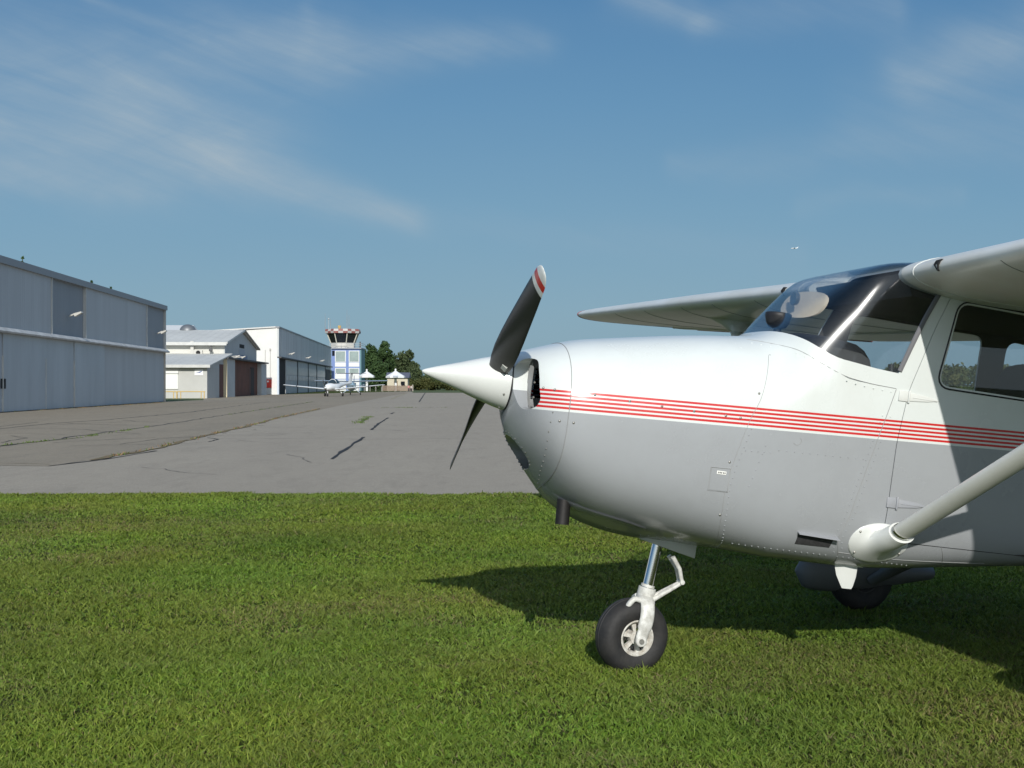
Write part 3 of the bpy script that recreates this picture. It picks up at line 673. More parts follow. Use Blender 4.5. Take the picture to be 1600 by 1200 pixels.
        rings.append(rg)
    f.loft(rings, True, True, True); fr = f.build('strut_fairing', WHITE, st_, 50)
    if sg > 0:
        for t in (.6, 2.2, 3.6, 5.6):
            X, Z = -.968 + math.cos(t) * .136, .785 + math.sin(t) * .086; MB().sphere((X, side(X, Z) + .008, Z), .006, 8, 4).build('screw', STEEL, fr)
        cl = MB(); p = a + dirv * .145; cl.tube([p, p + dirv * .012], .062, 20, flat=((.0, -.5, .85), .64)); cl.build('cuff_edge', CHROME, fr)
    c = MB(); e = b + Vector((.02, 0, 0)); c.loft([[(e.x + math.cos(t) * l + (.0), e.y + math.sin(t) * w_ + sg * o, e.z + dz) for t in np.linspace(0, 2 * math.pi, 24, endpoint=False)] for l, w_, o, dz in ((.075, .07, -.16, -.095), (.11, .10, -.10, -.05), (.17, .18, -.05, -.015), (.28, .32, -.02, .012))], True, True, True)
    c.build('strut_cuff', WINGUNDER, st_, 60)
wing(1); wing(-1)

# tail (behind the picture's right edge)
def slab(P, th_): return MB().loft([[(x + 0, y, z) for x, y, z in P[:1]]])
fin = MB(); rr = []
for z, x0, x1, t in ((1.42, -4.3, -5.6, .05), (1.9, -4.75, -5.75, .045), (2.75, -5.25, -5.95, .03)):
    rr.append([(x0, 0, z), (x0 - .25, t, z), (x1, .006, z), (x1, -.006, z), (x0 - .25, -t, z)])
fin.loft(rr).build('tail_fin', PAINT, plane)
for s_ in (1, -1):
    rr = [[(x0, s_ * y, 1.45), (x0 - .22, s_ * y, 1.45 + t), (x1, s_ * y, 1.455), (x1, s_ * y, 1.445), (x0 - .22, s_ * y, 1.45 - t)] for y, x0, x1, t in ((.05, -4.7, -5.75, .05), (1.65, -5.0, -5.65, .03))]
    MB().loft(rr).build('tailplane', WHITE, plane)

# nose gear
ng = MB(); ng.tube([(-.062, 0, .66), (-.030, 0, .37)], .027, 18); leg = ng.build('nose_leg', CHROME, plane, 60)
fs = MB()   # fairing where the leg enters the cowl
FP = ((.045, 0), (.0, .032), (-.10, .066), (-.235, .072), (-.252, 0), (-.235, -.072), (-.10, -.066), (.0, -.032))
fs.loft([[(x, y * 1.2, .69) for x, y in FP], [(x, y, .652 - (.045 - x) * .10) for x, y in FP], [(x - .004, y * .8, .644 - (.045 - x) * .225) for x, y in FP]])
fs.build('leg_fairing', mat('fairing_paint', (.60, .61, .60), .35, coat=.15), plane, 40, bevel=.004)
STEER = R(9)
fork = MB()
fork.tube([(-.034, 0, .41), (-.022, 0, .315)], .044, 18)
fork.tube([(-.034, 0, .413), (-.036, 0, .425)], .034, 16)
fork.sphere((-.022, 0, .335), .05, 16, 10, 1, 1.25, .85)
for s_ in (1, -1):
    P = [(-.022, s_ * .025, .362), (-.020, s_ * .074, .338), (-.018, s_ * .094, .275), (-.008, s_ * .097, .215), (0, s_ * .096, .165)]
    fork.tube(spline(P, 5), [.040] * 5 + [.036] * 5 + [.036] * 5 + [.03] * 5 + [.024], 14, flat=((0, 1, 0), .42))
    fork.lathe([(-.012, .024), (-.010, .027), (.010, .027), (.012, .024)], (0, s_ * .098, .162), 'Y', 20)
fork.tube(spline([(.01, .055, .35), (.045, .06, .355), (.07, .058, .325), (.078, .05, .29)], 5), .014, 10)
fork.tube([(.078, -.05, .29), (.078, .05, .29)], .008, 8)
fk = fork.build('fork', mat('gear_white_paint', (.74, .74, .70), .4, var=.25, vscale=30, col2=(.45, .44, .40)), leg, 60)
MB().lathe([(-.006, .016), (.0, .019), (.006, .014)], (-.022, .066, .345), 'Y', 14).build('bolt', STEEL, leg); MB().lathe([(.0, .013), (.008, .012)], (0, .109, .162), 'Y', 12).build('axle_nut', STEEL, leg)
tl = MB(); kn = (-.202, 0, .455)
for s_ in (1, -1):
    tl.tube([(-.055, s_ * .024, .352), (kn[0], s_ * .012, kn[2] - .006)], [.013, .010], 8)
    tl.tube([(-.135, s_ * .03, .575), (-.18, s_ * .022, .52), (kn[0], s_ * .02, kn[2])], [.012, .011, .010], 8)
tl.tube([(-.10, 0, .378), (-.17, 0, .43)], .011, 8); tl.tube([(kn[0], -.03, kn[2]), (kn[0], .03, kn[2])], .012, 10); tl.tube([(-.055, -.035, .352), (-.055, .035, .352)], .014, 10)
tl.build('torque_link', mat('gear_white_paint', (.74, .74, .7), .4), leg, 50)
def tyre_profile(r, w, rim): 
    return [(-w * .36, rim - .004), (-w * .44, rim + .008), (-w * .5, rim + (r - rim) * .40), (-w * .485, rim + (r - rim) * .65), (-w * .40, r - .018), (-w * .25, r - .005), (-w * .1, r - .0005), (-w * .075, r - .006), (-w * .05, r), (0, r),
            (w * .05, r), (w * .075, r - .006), (w * .1, r - .0005), (w * .25, r - .005), (w * .40, r - .018), (w * .485, rim + (r - rim) * .65), (w * .5, rim + (r - rim) * .40), (w * .44, rim + .008), (w * .36, rim - .004)]
def wheel(name, loc, r, w, rim, parent, rm=None):
    e = bpy.data.objects.new(name, None); C.objects.link(e); e.parent = parent; e.location = loc; e.empty_display_size = .1
    MB().lathe(tyre_profile(r, w, rim), (0, 0, 0), 'Y', 56, False, False).build('tyre', RUBBER, e, 50)
    h = MB(); sgw = w * .36
    for s_ in (1, -1):
        h.lathe([(s_ * sgw * .75, rim - .006), (s_ * sgw * 1.18, rim + .004), (s_ * sgw * 1.2, rim - .003), (s_ * sgw * .95, rim - .014), (s_ * sgw * .72, rim - .016)], (0, 0, 0), 'Y', 40, False, False)
        h.lathe([(s_ * sgw * .2, .034), (s_ * sgw * .98, .032), (s_ * sgw * 1.02, .02), (s_ * sgw * 1.02, .001)], (0, 0, 0), 'Y', 24)
        for k in range(6):
            t = 2 * math.pi * k / 6 + .3
            a, b = t - .26, t + .26
            pts = []
            for yy in (s_ * sgw * .55, s_ * sgw * .88):
                pts += [(math.sin(a) * .028, yy, math.cos(a) * .028), (math.sin(b) * .028, yy, math.cos(b) * .028), (math.sin(t + .17) * (rim - .008), yy, math.cos(t + .17) * (rim - .008)), (math.sin(t - .17) * (rim - .008), yy, math.cos(t - .17) * (rim - .008))]
            h.add(pts, [(0, 1, 2, 3), (4, 5, 6, 7), (0, 1, 5, 4), (1, 2, 6, 5), (2, 3, 7, 6), (3, 0, 4, 7)])
    h.lathe([(-sgw * .3, rim - .01), (sgw * .3, rim - .01)], (0, 0, 0), 'Y', 40, False, False)
    h.build('rim', rm or mat('wheel_white_paint', (.70, .69, .64), .5, var=.35, vscale=40, col2=(.40, .36, .30)), e, 40)
    return e
nw = wheel('nose_wheel', (.016, 0, .168), .186, .146, .084, leg)
for o in (nw,): o.rotation_euler = (0, 0, STEER)

# main gear
for s_ in (1, -1):
    sp_ = MB(); sp_.tube(spline([(-1.98, s_ * .30, .76), (-1.96, s_ * .5, .73), (-1.92, s_ * .85, .60), (-1.88, s_ * 1.13, .45)], 6), [.05 - .02 * i / 18 for i in range(19)], 14, flat=((1, 0, 0), 1.5)); gl_ = sp_.build('main_gear_leg', mat('gear_leg_shade_grey', (.14, .145, .145), .6), plane, 60)  # leg colour darkened to carry the shade under the fuselage
    wheel('main_wheel', (-1.86, s_ * 1.25, .245 + .205), .205, .15, .085, gl_, mat('rim_shade_dark', (.05, .05, .05), .6))  # rim darkened too, so shade under the aircraft is in its colour
    pr = []
    for k, x in enumerate(np.linspace(-1.42, -2.36, 17)):
        t = k / 16; w_ = .115 * math.sin(math.pi * min(1, (t ** .5) * .62 + .02)) ** .8 if t < 1 else .002; h = .15 * math.sin(math.pi * (t ** .45) * .9 + .06) ** .9 if t < 1 else .003; w_ = max(w_, .004); h = max(h, .006)
        zc = .45 + .08 * t; rg = [(x, s_ * 1.25 + w_ * math.cos(a), zc + (h if math.sin(a) > 0 else h * .85) * math.sin(a)) for a in np.linspace(0, 2 * math.pi, 24, endpoint=False)]; pr.append(rg)
    MB().loft(pr).build('wheel_fairing', mat('shaded_grey_paint', (.15, .155, .16), .5), gl_, 60)  # fairing's dark grey has the fuselage shade painted in

# small fittings on the skin
ex = MB(); ex.tube([(.485, .15, .80), (.483, .16, .684)], [.033, .033], 20, False); ex.tube([(.485, .15, .80), (.483, .16, .69)], [.028, .028], 20, True); ex.build('exhaust_pipe', mat('sooty_steel', (.025, .023, .022), .6, metal=.4, var=.4, vscale=25), plane, 60)
lp = MB()   # cooling lip along the cowl's lower edge
for s_ in (1, -1):
    A = [(.585, .06), (.52, .11), (.44, .16), (.34, .20), (.22, .22), (.1, .2)]
    rr = []
    for i_, (x, y) in enumerate(A):
        k_ = 1 if i_ < 3 else (.6, .25, -.3)[i_ - 3]
        z = zlow(x, y); rr.append([(x, s_ * y, z + .01), (x, s_ * (y + .05), z + .012), (x - .01, s_ * (y + .025), z - .007 * k_), (x - .01, s_ * (y - .02), z - .014 * k_)])
    lp.loft(rr)
lp.build('cowl_flap', mat('grey_paint', (.33, .34, .36), .3, coat=.2), plane, 40)
def patch(mb, corners, off0, off1, nu=10, nv=5):
    a, b, c, d = (Vector(p) for p in corners); G0, G1 = [], []
    for i in range(nv + 1):
        for j in range(nu + 1):
            p = a.lerp(b, j / nu).lerp(d.lerp(c, j / nu), i / nv); y_ = side(p.x, p.y); G0.append((p.x, y_ + off0, p.y)); G1.append((p.x, y_ + off1, p.y))
    n_ = nu + 1; N_ = len(G0); F = []
    for i in range(nv):
        for j in range(nu): q = [i * n_ + j, i * n_ + j + 1, (i + 1) * n_ + j + 1, (i + 1) * n_ + j]; F += [tuple(q), tuple(k_ + N_ for k_ in q)]
    bd = [j for j in range(n_)] + [i * n_ + nu for i in range(1, nv + 1)] + [nv * n_ + j for j in range(nu - 1, -1, -1)] + [i * n_ for i in range(nv - 1, 0, -1)]
    F += [(bd[i], bd[(i + 1) % len(bd)], bd[(i + 1) % len(bd)] + N_, bd[i] + N_) for i in range(len(bd))]; mb.add(G0 + G1, F)
v = MB(); vx, vz = -.65, .767; y = side(vx, vz)
vent = [(-.562, .795), (-.74, .791), (-.735, .738), (-.565, .737)]
patch(v, vent, -.006, .0018); vo = v.build('cabin_vent', mat('recess_shade', (.05, .05, .052), .8, var=.5, vscale=60), plane)  # dark raised patch: the recess's shade is put into its colour
h = MB(); h.add([(-.556, side(-.556, .80) - .003, .80), (-.755, side(-.755, .795) - .003, .795), (-.755, side(-.755, .795) + .032, .782), (-.556, side(-.556, .80) + .022, .790), (-.556, side(-.556, .80) - .003, .795), (-.755, side(-.755, .795) - .003, .790), (-.755, side(-.755, .795) + .032, .779), (-.556, side(-.556, .80) + .022, .787)],
             [(0, 1, 2, 3), (4, 5, 6, 7), (0, 1, 5, 4), (1, 2, 6, 5), (2, 3, 7, 6), (3, 0, 4, 7)]); h.build('vent_hood', mat('grey_paint', (.33, .34, .36), .3), vo)
ap = MB(); patch(ap, ((-.092, 1.043), (-.176, 1.045), (-.179, .944), (-.092, .942)), -.006, .0015); pl = ap.build('access_panel', PAINT, plane)
rim = MB(); Q2 = [(x, side(x, z) + .001, z) for x, z in ((-.089, 1.046), (-.179, 1.048), (-.182, .941), (-.089, .939))]; rim.tube(Q2 + [Q2[0]], .0020, 5, False); rim.build('panel_gap', SEAM, pl)
lb = MB(); patch(lb, ((-.118, 1.033), (-.162, 1.033), (-.162, 1.018), (-.118, 1.018)), 0, .003, 4, 2); lb.build('notice', mat('white_notice', (.85, .85, .8), .5), pl)
tx = MB()
for i, x in enumerate((-.124, -.131, -.138, -.147, -.154)): tx.box(x - .004, x, side(x, 1.025) + .003, side(x, 1.025) + .0042, 1.022, 1.029)
tx.build('lettering', BLACKPLASTIC, pl)
af = MB(); rr = []
for z, x0, x1, t in ((.655, -.850, -.975, .018), (.600, -.868, -.972, .014), (.555, -.895, -.962, .008), (.540, -.905, -.955, .004)):
    rr.append([(x0, .31, z), ((x0 * 2 + x1) / 3, .31 + t, z), (x1, .31, z), ((x0 * 2 + x1) / 3, .31 - t, z)])
af.loft(rr).build('belly_antenna', WHITE, plane, 40)
MB().loft([[(x, .31 + math.cos(t) * a, .66 + math.sin(t) * .012) for t in np.linspace(0, 2 * math.pi, 12, endpoint=False)] for x, a in ((-.82, .01), (-.86, .03), (-.97, .03), (-1.0, .01))]).build('antenna_base', WHITE, plane, 60)

# cabin interior
cab = MB(); prof = [(-.36, 1.55), (-.42, 1.64), (-.50, 1.715), (-.60, 1.752), (-.70, 1.752), (-.79, 1.742), (-.835, 1.718), (-.845, 1.69), (-.835, 1.655), (-.80, 1.63), (-.78, 1.35), (-.40, 1.35)]
def hump(x, z, y):
    k = abs(y) / .45; z2 = z if z < 1.55 else z - .05 * k ** 2.5 - (.03 if k > .95 else 0); return (x, y * min(1, (side(x, min(z, ZT(x) - .03)) - .035) / .45), min(z2, ZT(x) - .05))
cab.loft([[hump(x, z, y) for x, z in prof] for y in np.linspace(-.445, .445, 15)]); dash = cab.build('instrument_panel', BLACKPLASTIC, plane, 45)
for yy in (.24, -.24):
    yk = MB(); yk.tube([(-.78, yy, 1.52), (-.98, yy, 1.53)], .012, 8); yk.tube(spline([(-.98, yy - .15, 1.64), (-.985, yy - .14, 1.55), (-.985, yy, 1.51), (-.985, yy + .14, 1.55), (-.98, yy + .15, 1.64)], 5), .014, 8); yk.build('control_yoke', BLACKPLASTIC, plane, 60)
def seat(x, y, head, label=None):
    s = MB()
    P = [(x + .25, 1.05), (x + .27, 1.12), (x + .2, 1.17), (x - .28, 1.15), (x - .3, 1.05)]
    s.loft([[(a, y + q, b) for a, b in P] for q in np.linspace(-.24, .24, 7)])
    o = s.build('seat', SEATCLOTH, plane, 60, bevel=.03)
    b = MB(); rr = []
    for z, w_, t in ((1.12, .23, .07), (1.3, .245, .075), (1.5, .245, .07), (1.62, .235, .062), (head - .05, .21, .055), (head - .015, .18, .045), (head, .12, .02)):
        xx = x - .25 - (z - 1.1) * .22; rg = []
        for k in range(24):
            a = 2 * math.pi * k / 24; c, q = math.cos(a), math.sin(a); rg.append((xx + t * math.copysign(abs(c) ** .6, c), y + w_ * math.copysign(abs(q) ** .5, q), z))
        rr.append(rg)
    b.loft(rr).build('backrest', SEATCLOTH, o, 60); return o
seat(-1.44, .25, 1.755); seat(-1.10, -.25, 1.705); seat(-2.45, .25, 1.72); seat(-2.45, -.25, 1.72)
cmp_ = MB(); rr = [[(-.555 + math.cos(t) * r, -.02 + math.sin(t) * r, z) for t in np.linspace(0, 2 * math.pi, 24, endpoint=False)] for z, r in ((1.772, .025), (1.778, .045), (1.80, .058), (1.83, .066), (1.845, .067), (1.85, .062))]
cm = cmp_.loft(rr).build('compass', BLACKPLASTIC, plane, 60)
MB().tube([(-.56, -.02, 1.74), (-.557, -.02, 1.775)], .02, 10).build('compass_stand', BLACKPLASTIC, cm)
vs = MB(); P = [(-.745, -.34, 1.955), (-.74, -.18, 1.955)]
vz_ = []
for k in range(24):
    t = 2 * math.pi * k / 24; yy = -.265 + .098 * math.copysign(abs(math.cos(t)) ** .8, math.cos(t)); q = .075 * math.copysign(abs(math.sin(t)) ** .8, math.sin(t)); vz_.append((yy, q))
vs.loft([[(-.80 - (yy + .27) * .75 - q * .45 + o_, yy, 1.945 + q) for yy, q in vz_] for o_ in (-.006, .006)]); sv = vs.build('sun_visor', mat('visor_beige', (.78, .64, .47), .6, var=.2, vscale=10), plane, 50)
th_ = MB(); th_.lathe([(0, .032), (.018, .037), (.024, .037), (.024, .029), (.02, .001)], (-.745, -.235, 1.965), 'X', 24); tt = th_.build('thermometer', STEEL, plane, 50)
MB().box(-.732, -.7305, -.245, -.235, 1.95, 1.98).build('needle', BLACKPLASTIC, tt)
hl = MB(); hl.box(-3.0, -1.0, -.471, .471, 1.968, 2.085); hl.prism([(-.955, 2.075), (-1.0, 2.085), (-1.0, 1.968)], 'Y', -.471, .471); hl.build('headliner', LINING, plane)
bh = MB(); bh.add([(p[0], p[1] * .97, ZC(-.3) + (p[2] - ZC(-.3)) * .97) for p in ring(-.30, .012, 40)], [tuple(range(40))]); bh.build('firewall', LINING, plane)
fl = MB(); fl.box(-3.0, -.3, -.46, .46, .80, .82); fl.build('cabin_floor', LINING, plane)
rb = MB(); rb.add([(-3.0, p[1] * .97, 1.4 + (p[2] - 1.4) * .97) for p in ring(-3.0, .012, 40)], [tuple(range(40))]); rb.build('rear_bulkhead', LINING, plane)

# ------------------------------------------------------------------ airfield buildings
AX = math.atan(.0697)            # the row of hangars runs slightly to the left
MCLAD = corrugated('grey_ribbed_cladding', (.54, .565, .575), 1, .30, .02, .6, .2, .5, (1, 1, .12))
MCLADD = corrugated('dark_grey_cladding', (.30, .325, .35), 1, .30, .02, .6, .12, .25, (1, 1, .3))
MDOOR = corrugated('grey_blue_door_sheet', (.51, .545, .57), 1, 2.6, .05, .45, .2, .5, (1, 1, .2))
MTRIM = mat('pale_metal_trim', (.60, .60, .57), .45, var=.15, vscale=2)
MFASC = mat('dark_roof_fascia', (.26, .28, .30), .5)
MLEDGE = mat('weathered_ledge', (.56, .58, .58), .6, var=.3, vscale=1.5)
ROOFGREY = corrugated('ribbed_roof_metal', (.60, .605, .575), 0, .9, .14, .85, .18, .4, (1, .4, 1), True)
CREAM = mat('cream_wall', (.66, .65, .60), .8, var=.08, vscale=.7)
WHITEWALL = mat('white_rendered_wall', (.72, .72, .69), .8, var=.07, vscale=.5)
GREYWALL = mat('grey_rendered_wall', (.52, .54, .53), .8, var=.1, vscale=.8)
LAMPMAT = mat('lamp_housing', (.50, .49, .45), .4)
def flood(parent, x, y, z, s=1.0):
    m = MB(); m.tube([(0, y, z - .05), (x * .6, y, z + .05), (x, y, z + .12)], .04 * s, 8); a = .16 * s; s *= .42
    m.add([(x - .2 * s, y - a, z + .10), (x + .62 * s, y - a, z + .42 * s), (x + .62 * s, y + a, z + .42 * s), (x - .2 * s, y + a, z + .10), (x - .05 * s, y - a, z - .14 * s), (x + .68 * s, y - a, z + .28 * s), (x + .68 * s, y + a, z + .28 * s), (x - .05 * s, y + a, z - .14 * s)],
          [(0, 1, 2, 3), (4, 5, 6, 7), (0, 1, 5, 4), (1, 2, 6, 5), (2, 3, 7, 6), (3, 0, 4, 7)])
    return m.build('floodlight', LAMPMAT, parent, 30)
# big grey hangar on the left
h1 = thing('grey_hangar', 'big blue-grey metal hangar with sliding doors along its long side, largest building', 'hangar', (-28.1, 100.6, 0), AX)
b = MB(); b.box(-26, -.35, -62, -.05, 0, 7.5); b.build('wall', MCLAD, h1, 0)
def hy(u): return (-21.09 / ((u - 800) / 1940 + .0697) - 100.6) * 1.0024
YB = [-62, hy(80), hy(133), hy(229), 0]
for i, (a, c) in enumerate(zip(YB[:-1], YB[1:])):
    pr = .0 if i % 2 == 0 else -.12
    m = MB(); m.box(-.34, pr, a + .03, c - .03, 4.28, 7.42); p = m.build('cladding_panel', MCLAD if i % 2 == 0 else MCLADD, h1, 0)
for y in YB[1:-1] + [-.04]: m = MB(); m.box(-.3, .07, y - .03, y + .05, 4.25, 7.42); m.build('trim_post', MTRIM, h1, 0)
m = MB(); m.box(-26.1, .16, -62.1, .12, 7.42, 7.78); m.build('roof_fascia', MFASC, h1, 0)
m = MB(); m.loft([[(x, y, z) for y, z in ((-62, 0), (.1, 0))][:0] or [(x, -62, z), (x, .1, z)] for x, z in ((-26, 7.79), (0, 7.79))], False, False, False); m.build('roof', ROOFGREY, h1, 0)
m = MB(); m.prism([(-.3, 3.98), (.30, 3.98), (.34, 4.06), (.10, 4.26), (-.3, 4.26)], 'Y', -62, .25); m.build('ledge', MLEDGE, h1, 0)
DY = [-62, -48, hy(4), hy(71), hy(116), hy(163)]
for i, (a, c) in enumerate(zip(DY[:-1], DY[1:])):
    m = MB(); m.box(-.34, .02 - .05 * (i % 2), a + .02, c - .02, .04, 3.97); m.build('sliding_door', MDOOR, h1, 0)
m = MB(); m.box(-.34, -.10, DY[-1] + .02, -.05, .04, 3.97); m.build('side_panel', MCLAD, h1, 0)
for y in DY[2:5]: m = MB(); m.box(-.3, .055, y - .025, y + .02, .04, 2.85); m.build('door_edge', MTRIM, h1, 0)
m = MB(); m.box(-.3, .03, -.03, .06, 0, 7.4); m.build('corner_post', mat('pale_corner', (.60, .55, .47), .6), h1, 0)
for dy in (-.28, .22): m = MB(); m.box(.02, .07, DY[2] + dy - .07, DY[2] + dy + .07, 1.2, 1.7); m.build('handle', BLACKPLASTIC, h1, 0)
flood(h1, .40, hy(108), 5.5, 1.3); flood(h1, .40, hy(245), 5.45, 1.3)

# gabled workshop with lean-to
h2 = thing('gabled_workshop', 'low cream workshop with grey gable roof and open brown doorway', 'workshop', (-32.5, 140.3, 0), AX)
L = 26.4
m = MB(); m.box(-44, -.06, 0, L, 0, 6.0); m.build('wall', CREAM, h2, 0)
m = MB(); m.prism([(0, 4.2), (L, 4.2), (L, 6.1), (L / 2, 7.85), (0, 6.1)], 'X', -.05, .05); gb = m.build('gable', GREYWALL, h2, 0)
m = MB(); m.box(.05, .1, L * .42, L * .56, 5.9, 6.35); m.build('vent', DARKGAP, gb, 0)
m = MB(); m.box(.05, .09, L * .36, L * .66, 4.55, 5.05); m.build('name_board', mat('faded_blue_letters', (.20, .24, .34), .6), gb, 0)
m = MB(); m.box(.05, .08, L * .40, L * .58, 5.15, 5.75); m.build('emblem_board', mat('pale_emblem', (.40, .43, .47), .6), gb, 0)
for (y0, z0, y1, z1) in ((-.7, 6.02, L / 2, 7.98), (L + .7, 6.02, L / 2, 7.98)):
    m = MB(); d = .16; m.prism([(y0, z0), (y1, z1), (y1, z1 + d), (y0, z0 + d)], 'X', -44, .35); rf = m.build('roof', ROOFGREY, h2, 0)
m = MB(); m.box(-44, .36, -.85, -.72, 5.82, 6.18); m.build('gutter', MTRIM, h2, 0)
for s0, s1 in (((-.75, 6.0), (L / 2, 7.99)), ((L + .75, 6.0), (L / 2, 7.99))):
    m = MB(); m.prism([s0, s1, (s1[0], s1[1] + .22), (s0[0], s0[1] + .22)], 'X', .36, .46); m.build('barge_board', mat('brown_edge', (.32, .26, .20), .6) if s0[0] > 5 else MTRIM, h2, 0)
# door surround standing proud of the gable
m = MB(); m.box(-.05, .9, -4.0, 1.9, 0, 4.25); m.build('door_pocket', GREYWALL, h2, 0)
m = MB(); m.box(-.05, .9, 24.9, 30.2, 0, 4.2); m.build('door_pocket', GREYWALL, h2, 0)
m = MB(); m.box(.0, 1.15, -4.2, 30.6, 4.25, 4.42); m.build('door_track', mat('dark_track', (.07, .07, .07), .7), h2, 0)
m = MB(); m.box(.0, .94, -4.06, -4.0, 0, 4.24); m.build('trim_post', mat('cream_edge', (.66, .58, .40), .6), h2, 0)
m = MB(); m.box(.05, .35, 1.9, 24.9, .02, 4.25); dr = m.build('open_door', mat('brown_door', (.17, .055, .027), .7, var=.35, vscale=.6), h2, 0)
m = MB(); m.box(.35, .40, 18.5, 21.5, .02, 3.6); m.build('inner_door', mat('dark_brown_door', (.03, .016, .012), .7), dr, 0)
m = MB(); m.box(.35, .38, 17, 19, .3, 3.4); m.build('door_leaf', mat('red_brown_leaf', (.11, .045, .03), .7), dr, 0)
# lean-to
LT = -14.3
m = MB(); m.box(-44, .55, LT, -.05, 0, 3.15); m.build('annexe_wall', GREYWALL.copy() if False else mat('pale_grey_wall', (.52, .52, .49), .85, var=.08, vscale=.7), h2, 0)
m = MB(); m.prism([(LT - .6, 3.22), (.0, 4.78), (.0, 4.92), (LT - .6, 3.38)], 'X', -44, .95); m.build('annexe_roof', ROOFGREY, h2, 0)
m = MB(); m.box(-44, .96, LT - .72, LT - .6, 3.12, 3.42); m.build('annexe_gutter', MTRIM, h2, 0)
m = MB(); m.prism([(LT, 3.15), (-.05, 3.15), (-.05, 4.68)], 'X', .45, .55); m.build('annexe_gable', GREYWALL, h2, 0)
m = MB(); m.box(.56, .6, -4.4 - 2.4, -4.4, .05, 3.6); m.build('side_door', mat('red_brown_door', (.12, .04, .03), .7), h2, 0)
m = MB(); m.box(-6, -2.35, LT - .1, LT, .95, 2.55)
for k in range(10): m.box(-6, -2.35, LT - .115, LT - .1, .98 + k * .16, 1.08 + k * .16)
m.build('roller_shutter', mat('white_shutter', (.80, .80, .77), .5), h2, 0)
m = MB(); m.box(-6.1, -2.3, LT - .22, LT, 2.55, 2.78); m.build('shutter_box', mat('white_shutter', (.80, .80, .77), .5), h2, 0)
m = MB(); m.box(-.7, .15, LT - .05, LT, 2.35, 2.95); sg_ = m.build('sign', mat('white_sign', (.80, .80, .80), .5), h2, 0)
m = MB(); m.prism([(-.55, 2.62), (-.3, 2.66), (.02, 2.8), (.02, 2.72), (-.2, 2.6)], 'Y', LT - .07, LT - .05); m.build('sign_mark', mat('blue_mark', (.05, .10, .30), .5), sg_, 0)
# fittings on the upper wall and roof
m = MB(); m.box(-3.7, -3.35, -.45, -.1, 4.2, 6.3); m.box(-3.35, -2.4, -.4, -.1, 4.65, 5.3); m.build('wall_unit', mat('pale_grey_unit', (.55, .54, .50), .6), h2, 0)
m = MB(); m.lathe([(0, .25), (.08, .22), (.1, .01)], (-2.85, -.42, 5.0), 'Y', 12); m.build('fan', DARKGAP, h2, 0)
m = MB(); m.tube([(-1.4, -.1, 5.7), (-1.4, -.55, 5.75), (-1.4, -.6, 5.35)], .06, 6); m.sphere((-1.4, -.65, 5.3), .22, 8, 6); m.build('security_camera', mat('dark_grey_unit', (.12, .12, .12), .6), h2, 30)
m = MB(); m.sphere((-6.6, L / 2 + .2, 8.0), 1.0, 16, 10, 1, 1, .85); m.build('roof_ventilator', mat('dull_zinc', (.20, .21, .22), .5, metal=.5), h2, 60)
for y in (2.2, 6.5): flood(h2, 1.5, y - 3, 4.5, 1.3)
hb = thing('white_roofed_building', 'white-roofed building showing only its ridge behind the workshop roof', 'building', (-47, 178, 0), AX)
m = MB(); m.box(-30, 0, 0, 12, 0, 9.0); m.build('wall', WHITEWALL, hb, 0)
m = MB(); m.prism([(-.6, 8.9), (6, 10.2), (12.6, 8.9)], 'X', -30.3, .3); m.build('roof', mat('white_roof', (.70, .70, .68), .5), hb, 0)
def barrier(u0, u1, v1, d):
    x0, x1 = (u0 - 800) / 1940 * d, (u1 - 800) / 1940 * d; t = thing('pipe_barrier', 'PLACE', 'barrier', (x0, d, 0), 0, 'yellow barriers by the workshop wall')
    m = MB(); w_ = x1 - x0; m.tube(spline([(0, 0, 0), (0, 0, .62), (.12, 0, .70), (w_ - .12, 0, .70), (w_, 0, .62), (w_, 0, 0)], 5), .05, 8); m.build('rail', mat('faded_yellow_paint', (.62, .44, .16), .6), t)
    for q in (.35, w_ - .3): MB().tube([(q, 0, 0), (q, 0, .66)], .045, 8).build('post', mat('faded_yellow_paint', (.62, .44, .16), .6), t)
    return t
barrier(277, 319, 622, 124.3)['label'] = 'whole yellow pipe barrier standing on the verge before the workshop wall'
barrier(238, 276, 622, 123.6)['label'] = 'yellow pipe barrier half hidden behind the grey hangar corner'

# long white hangar
h3 = thing('white_hangar', 'long white hangar with grey glazed sliding doors beyond the workshop', 'hangar', (-33, 175, 0), AX)
L3 = 97
m = MB(); m.prism([(-46, 6.5), (-7, 8.75), (-.1, 9.5), (-.1, 0), (-46, 0)], 'Y', 0, L3); m.build('wall', WHITEWALL, h3, 0)
UP3 = corrugated('streaked_grey_cladding', (.62, .64, .64), 1, .5, .03, .55, .30, .5, (1, 1, .12))
m = MB(); m.box(-.1, .12, .1, L3, 5.35, 9.42); m.build('upper_cladding', UP3, h3, 0)
m = MB(); m.box(-.3, .22, -.1, L3 + .1, 9.42, 9.62); m.build('roof_edge', MFASC, h3, 0)
m = MB(); m.prism([(-46.4, 6.46), (-.3, 9.44), (-.3, 9.62), (-46.4, 6.64)], 'Y', -.25, L3 + .2); m.build('roof', mat('pale_roof_edge', (.58, .58, .56), .6), h3, 0)
m = MB(); m.box(-.1, .5, 0, L3, 5.15, 5.35); m.build('door_track', mat('dark_track', (.07, .07, .07), .7), h3, 0)
m = MB(); m.box(-.1, .13, 0, .9, 0, 5.15); m.build('corner_post', mat('pale_blue_edge', (.55, .62, .70), .6), h3, 0)
m = MB(); m.box(-.1, .02, .9, 9.0, 0, 5.15); m.build('open_gap_shade', DARKGAP, h3, 0)  # solid dark panel painted as the shade inside the open door
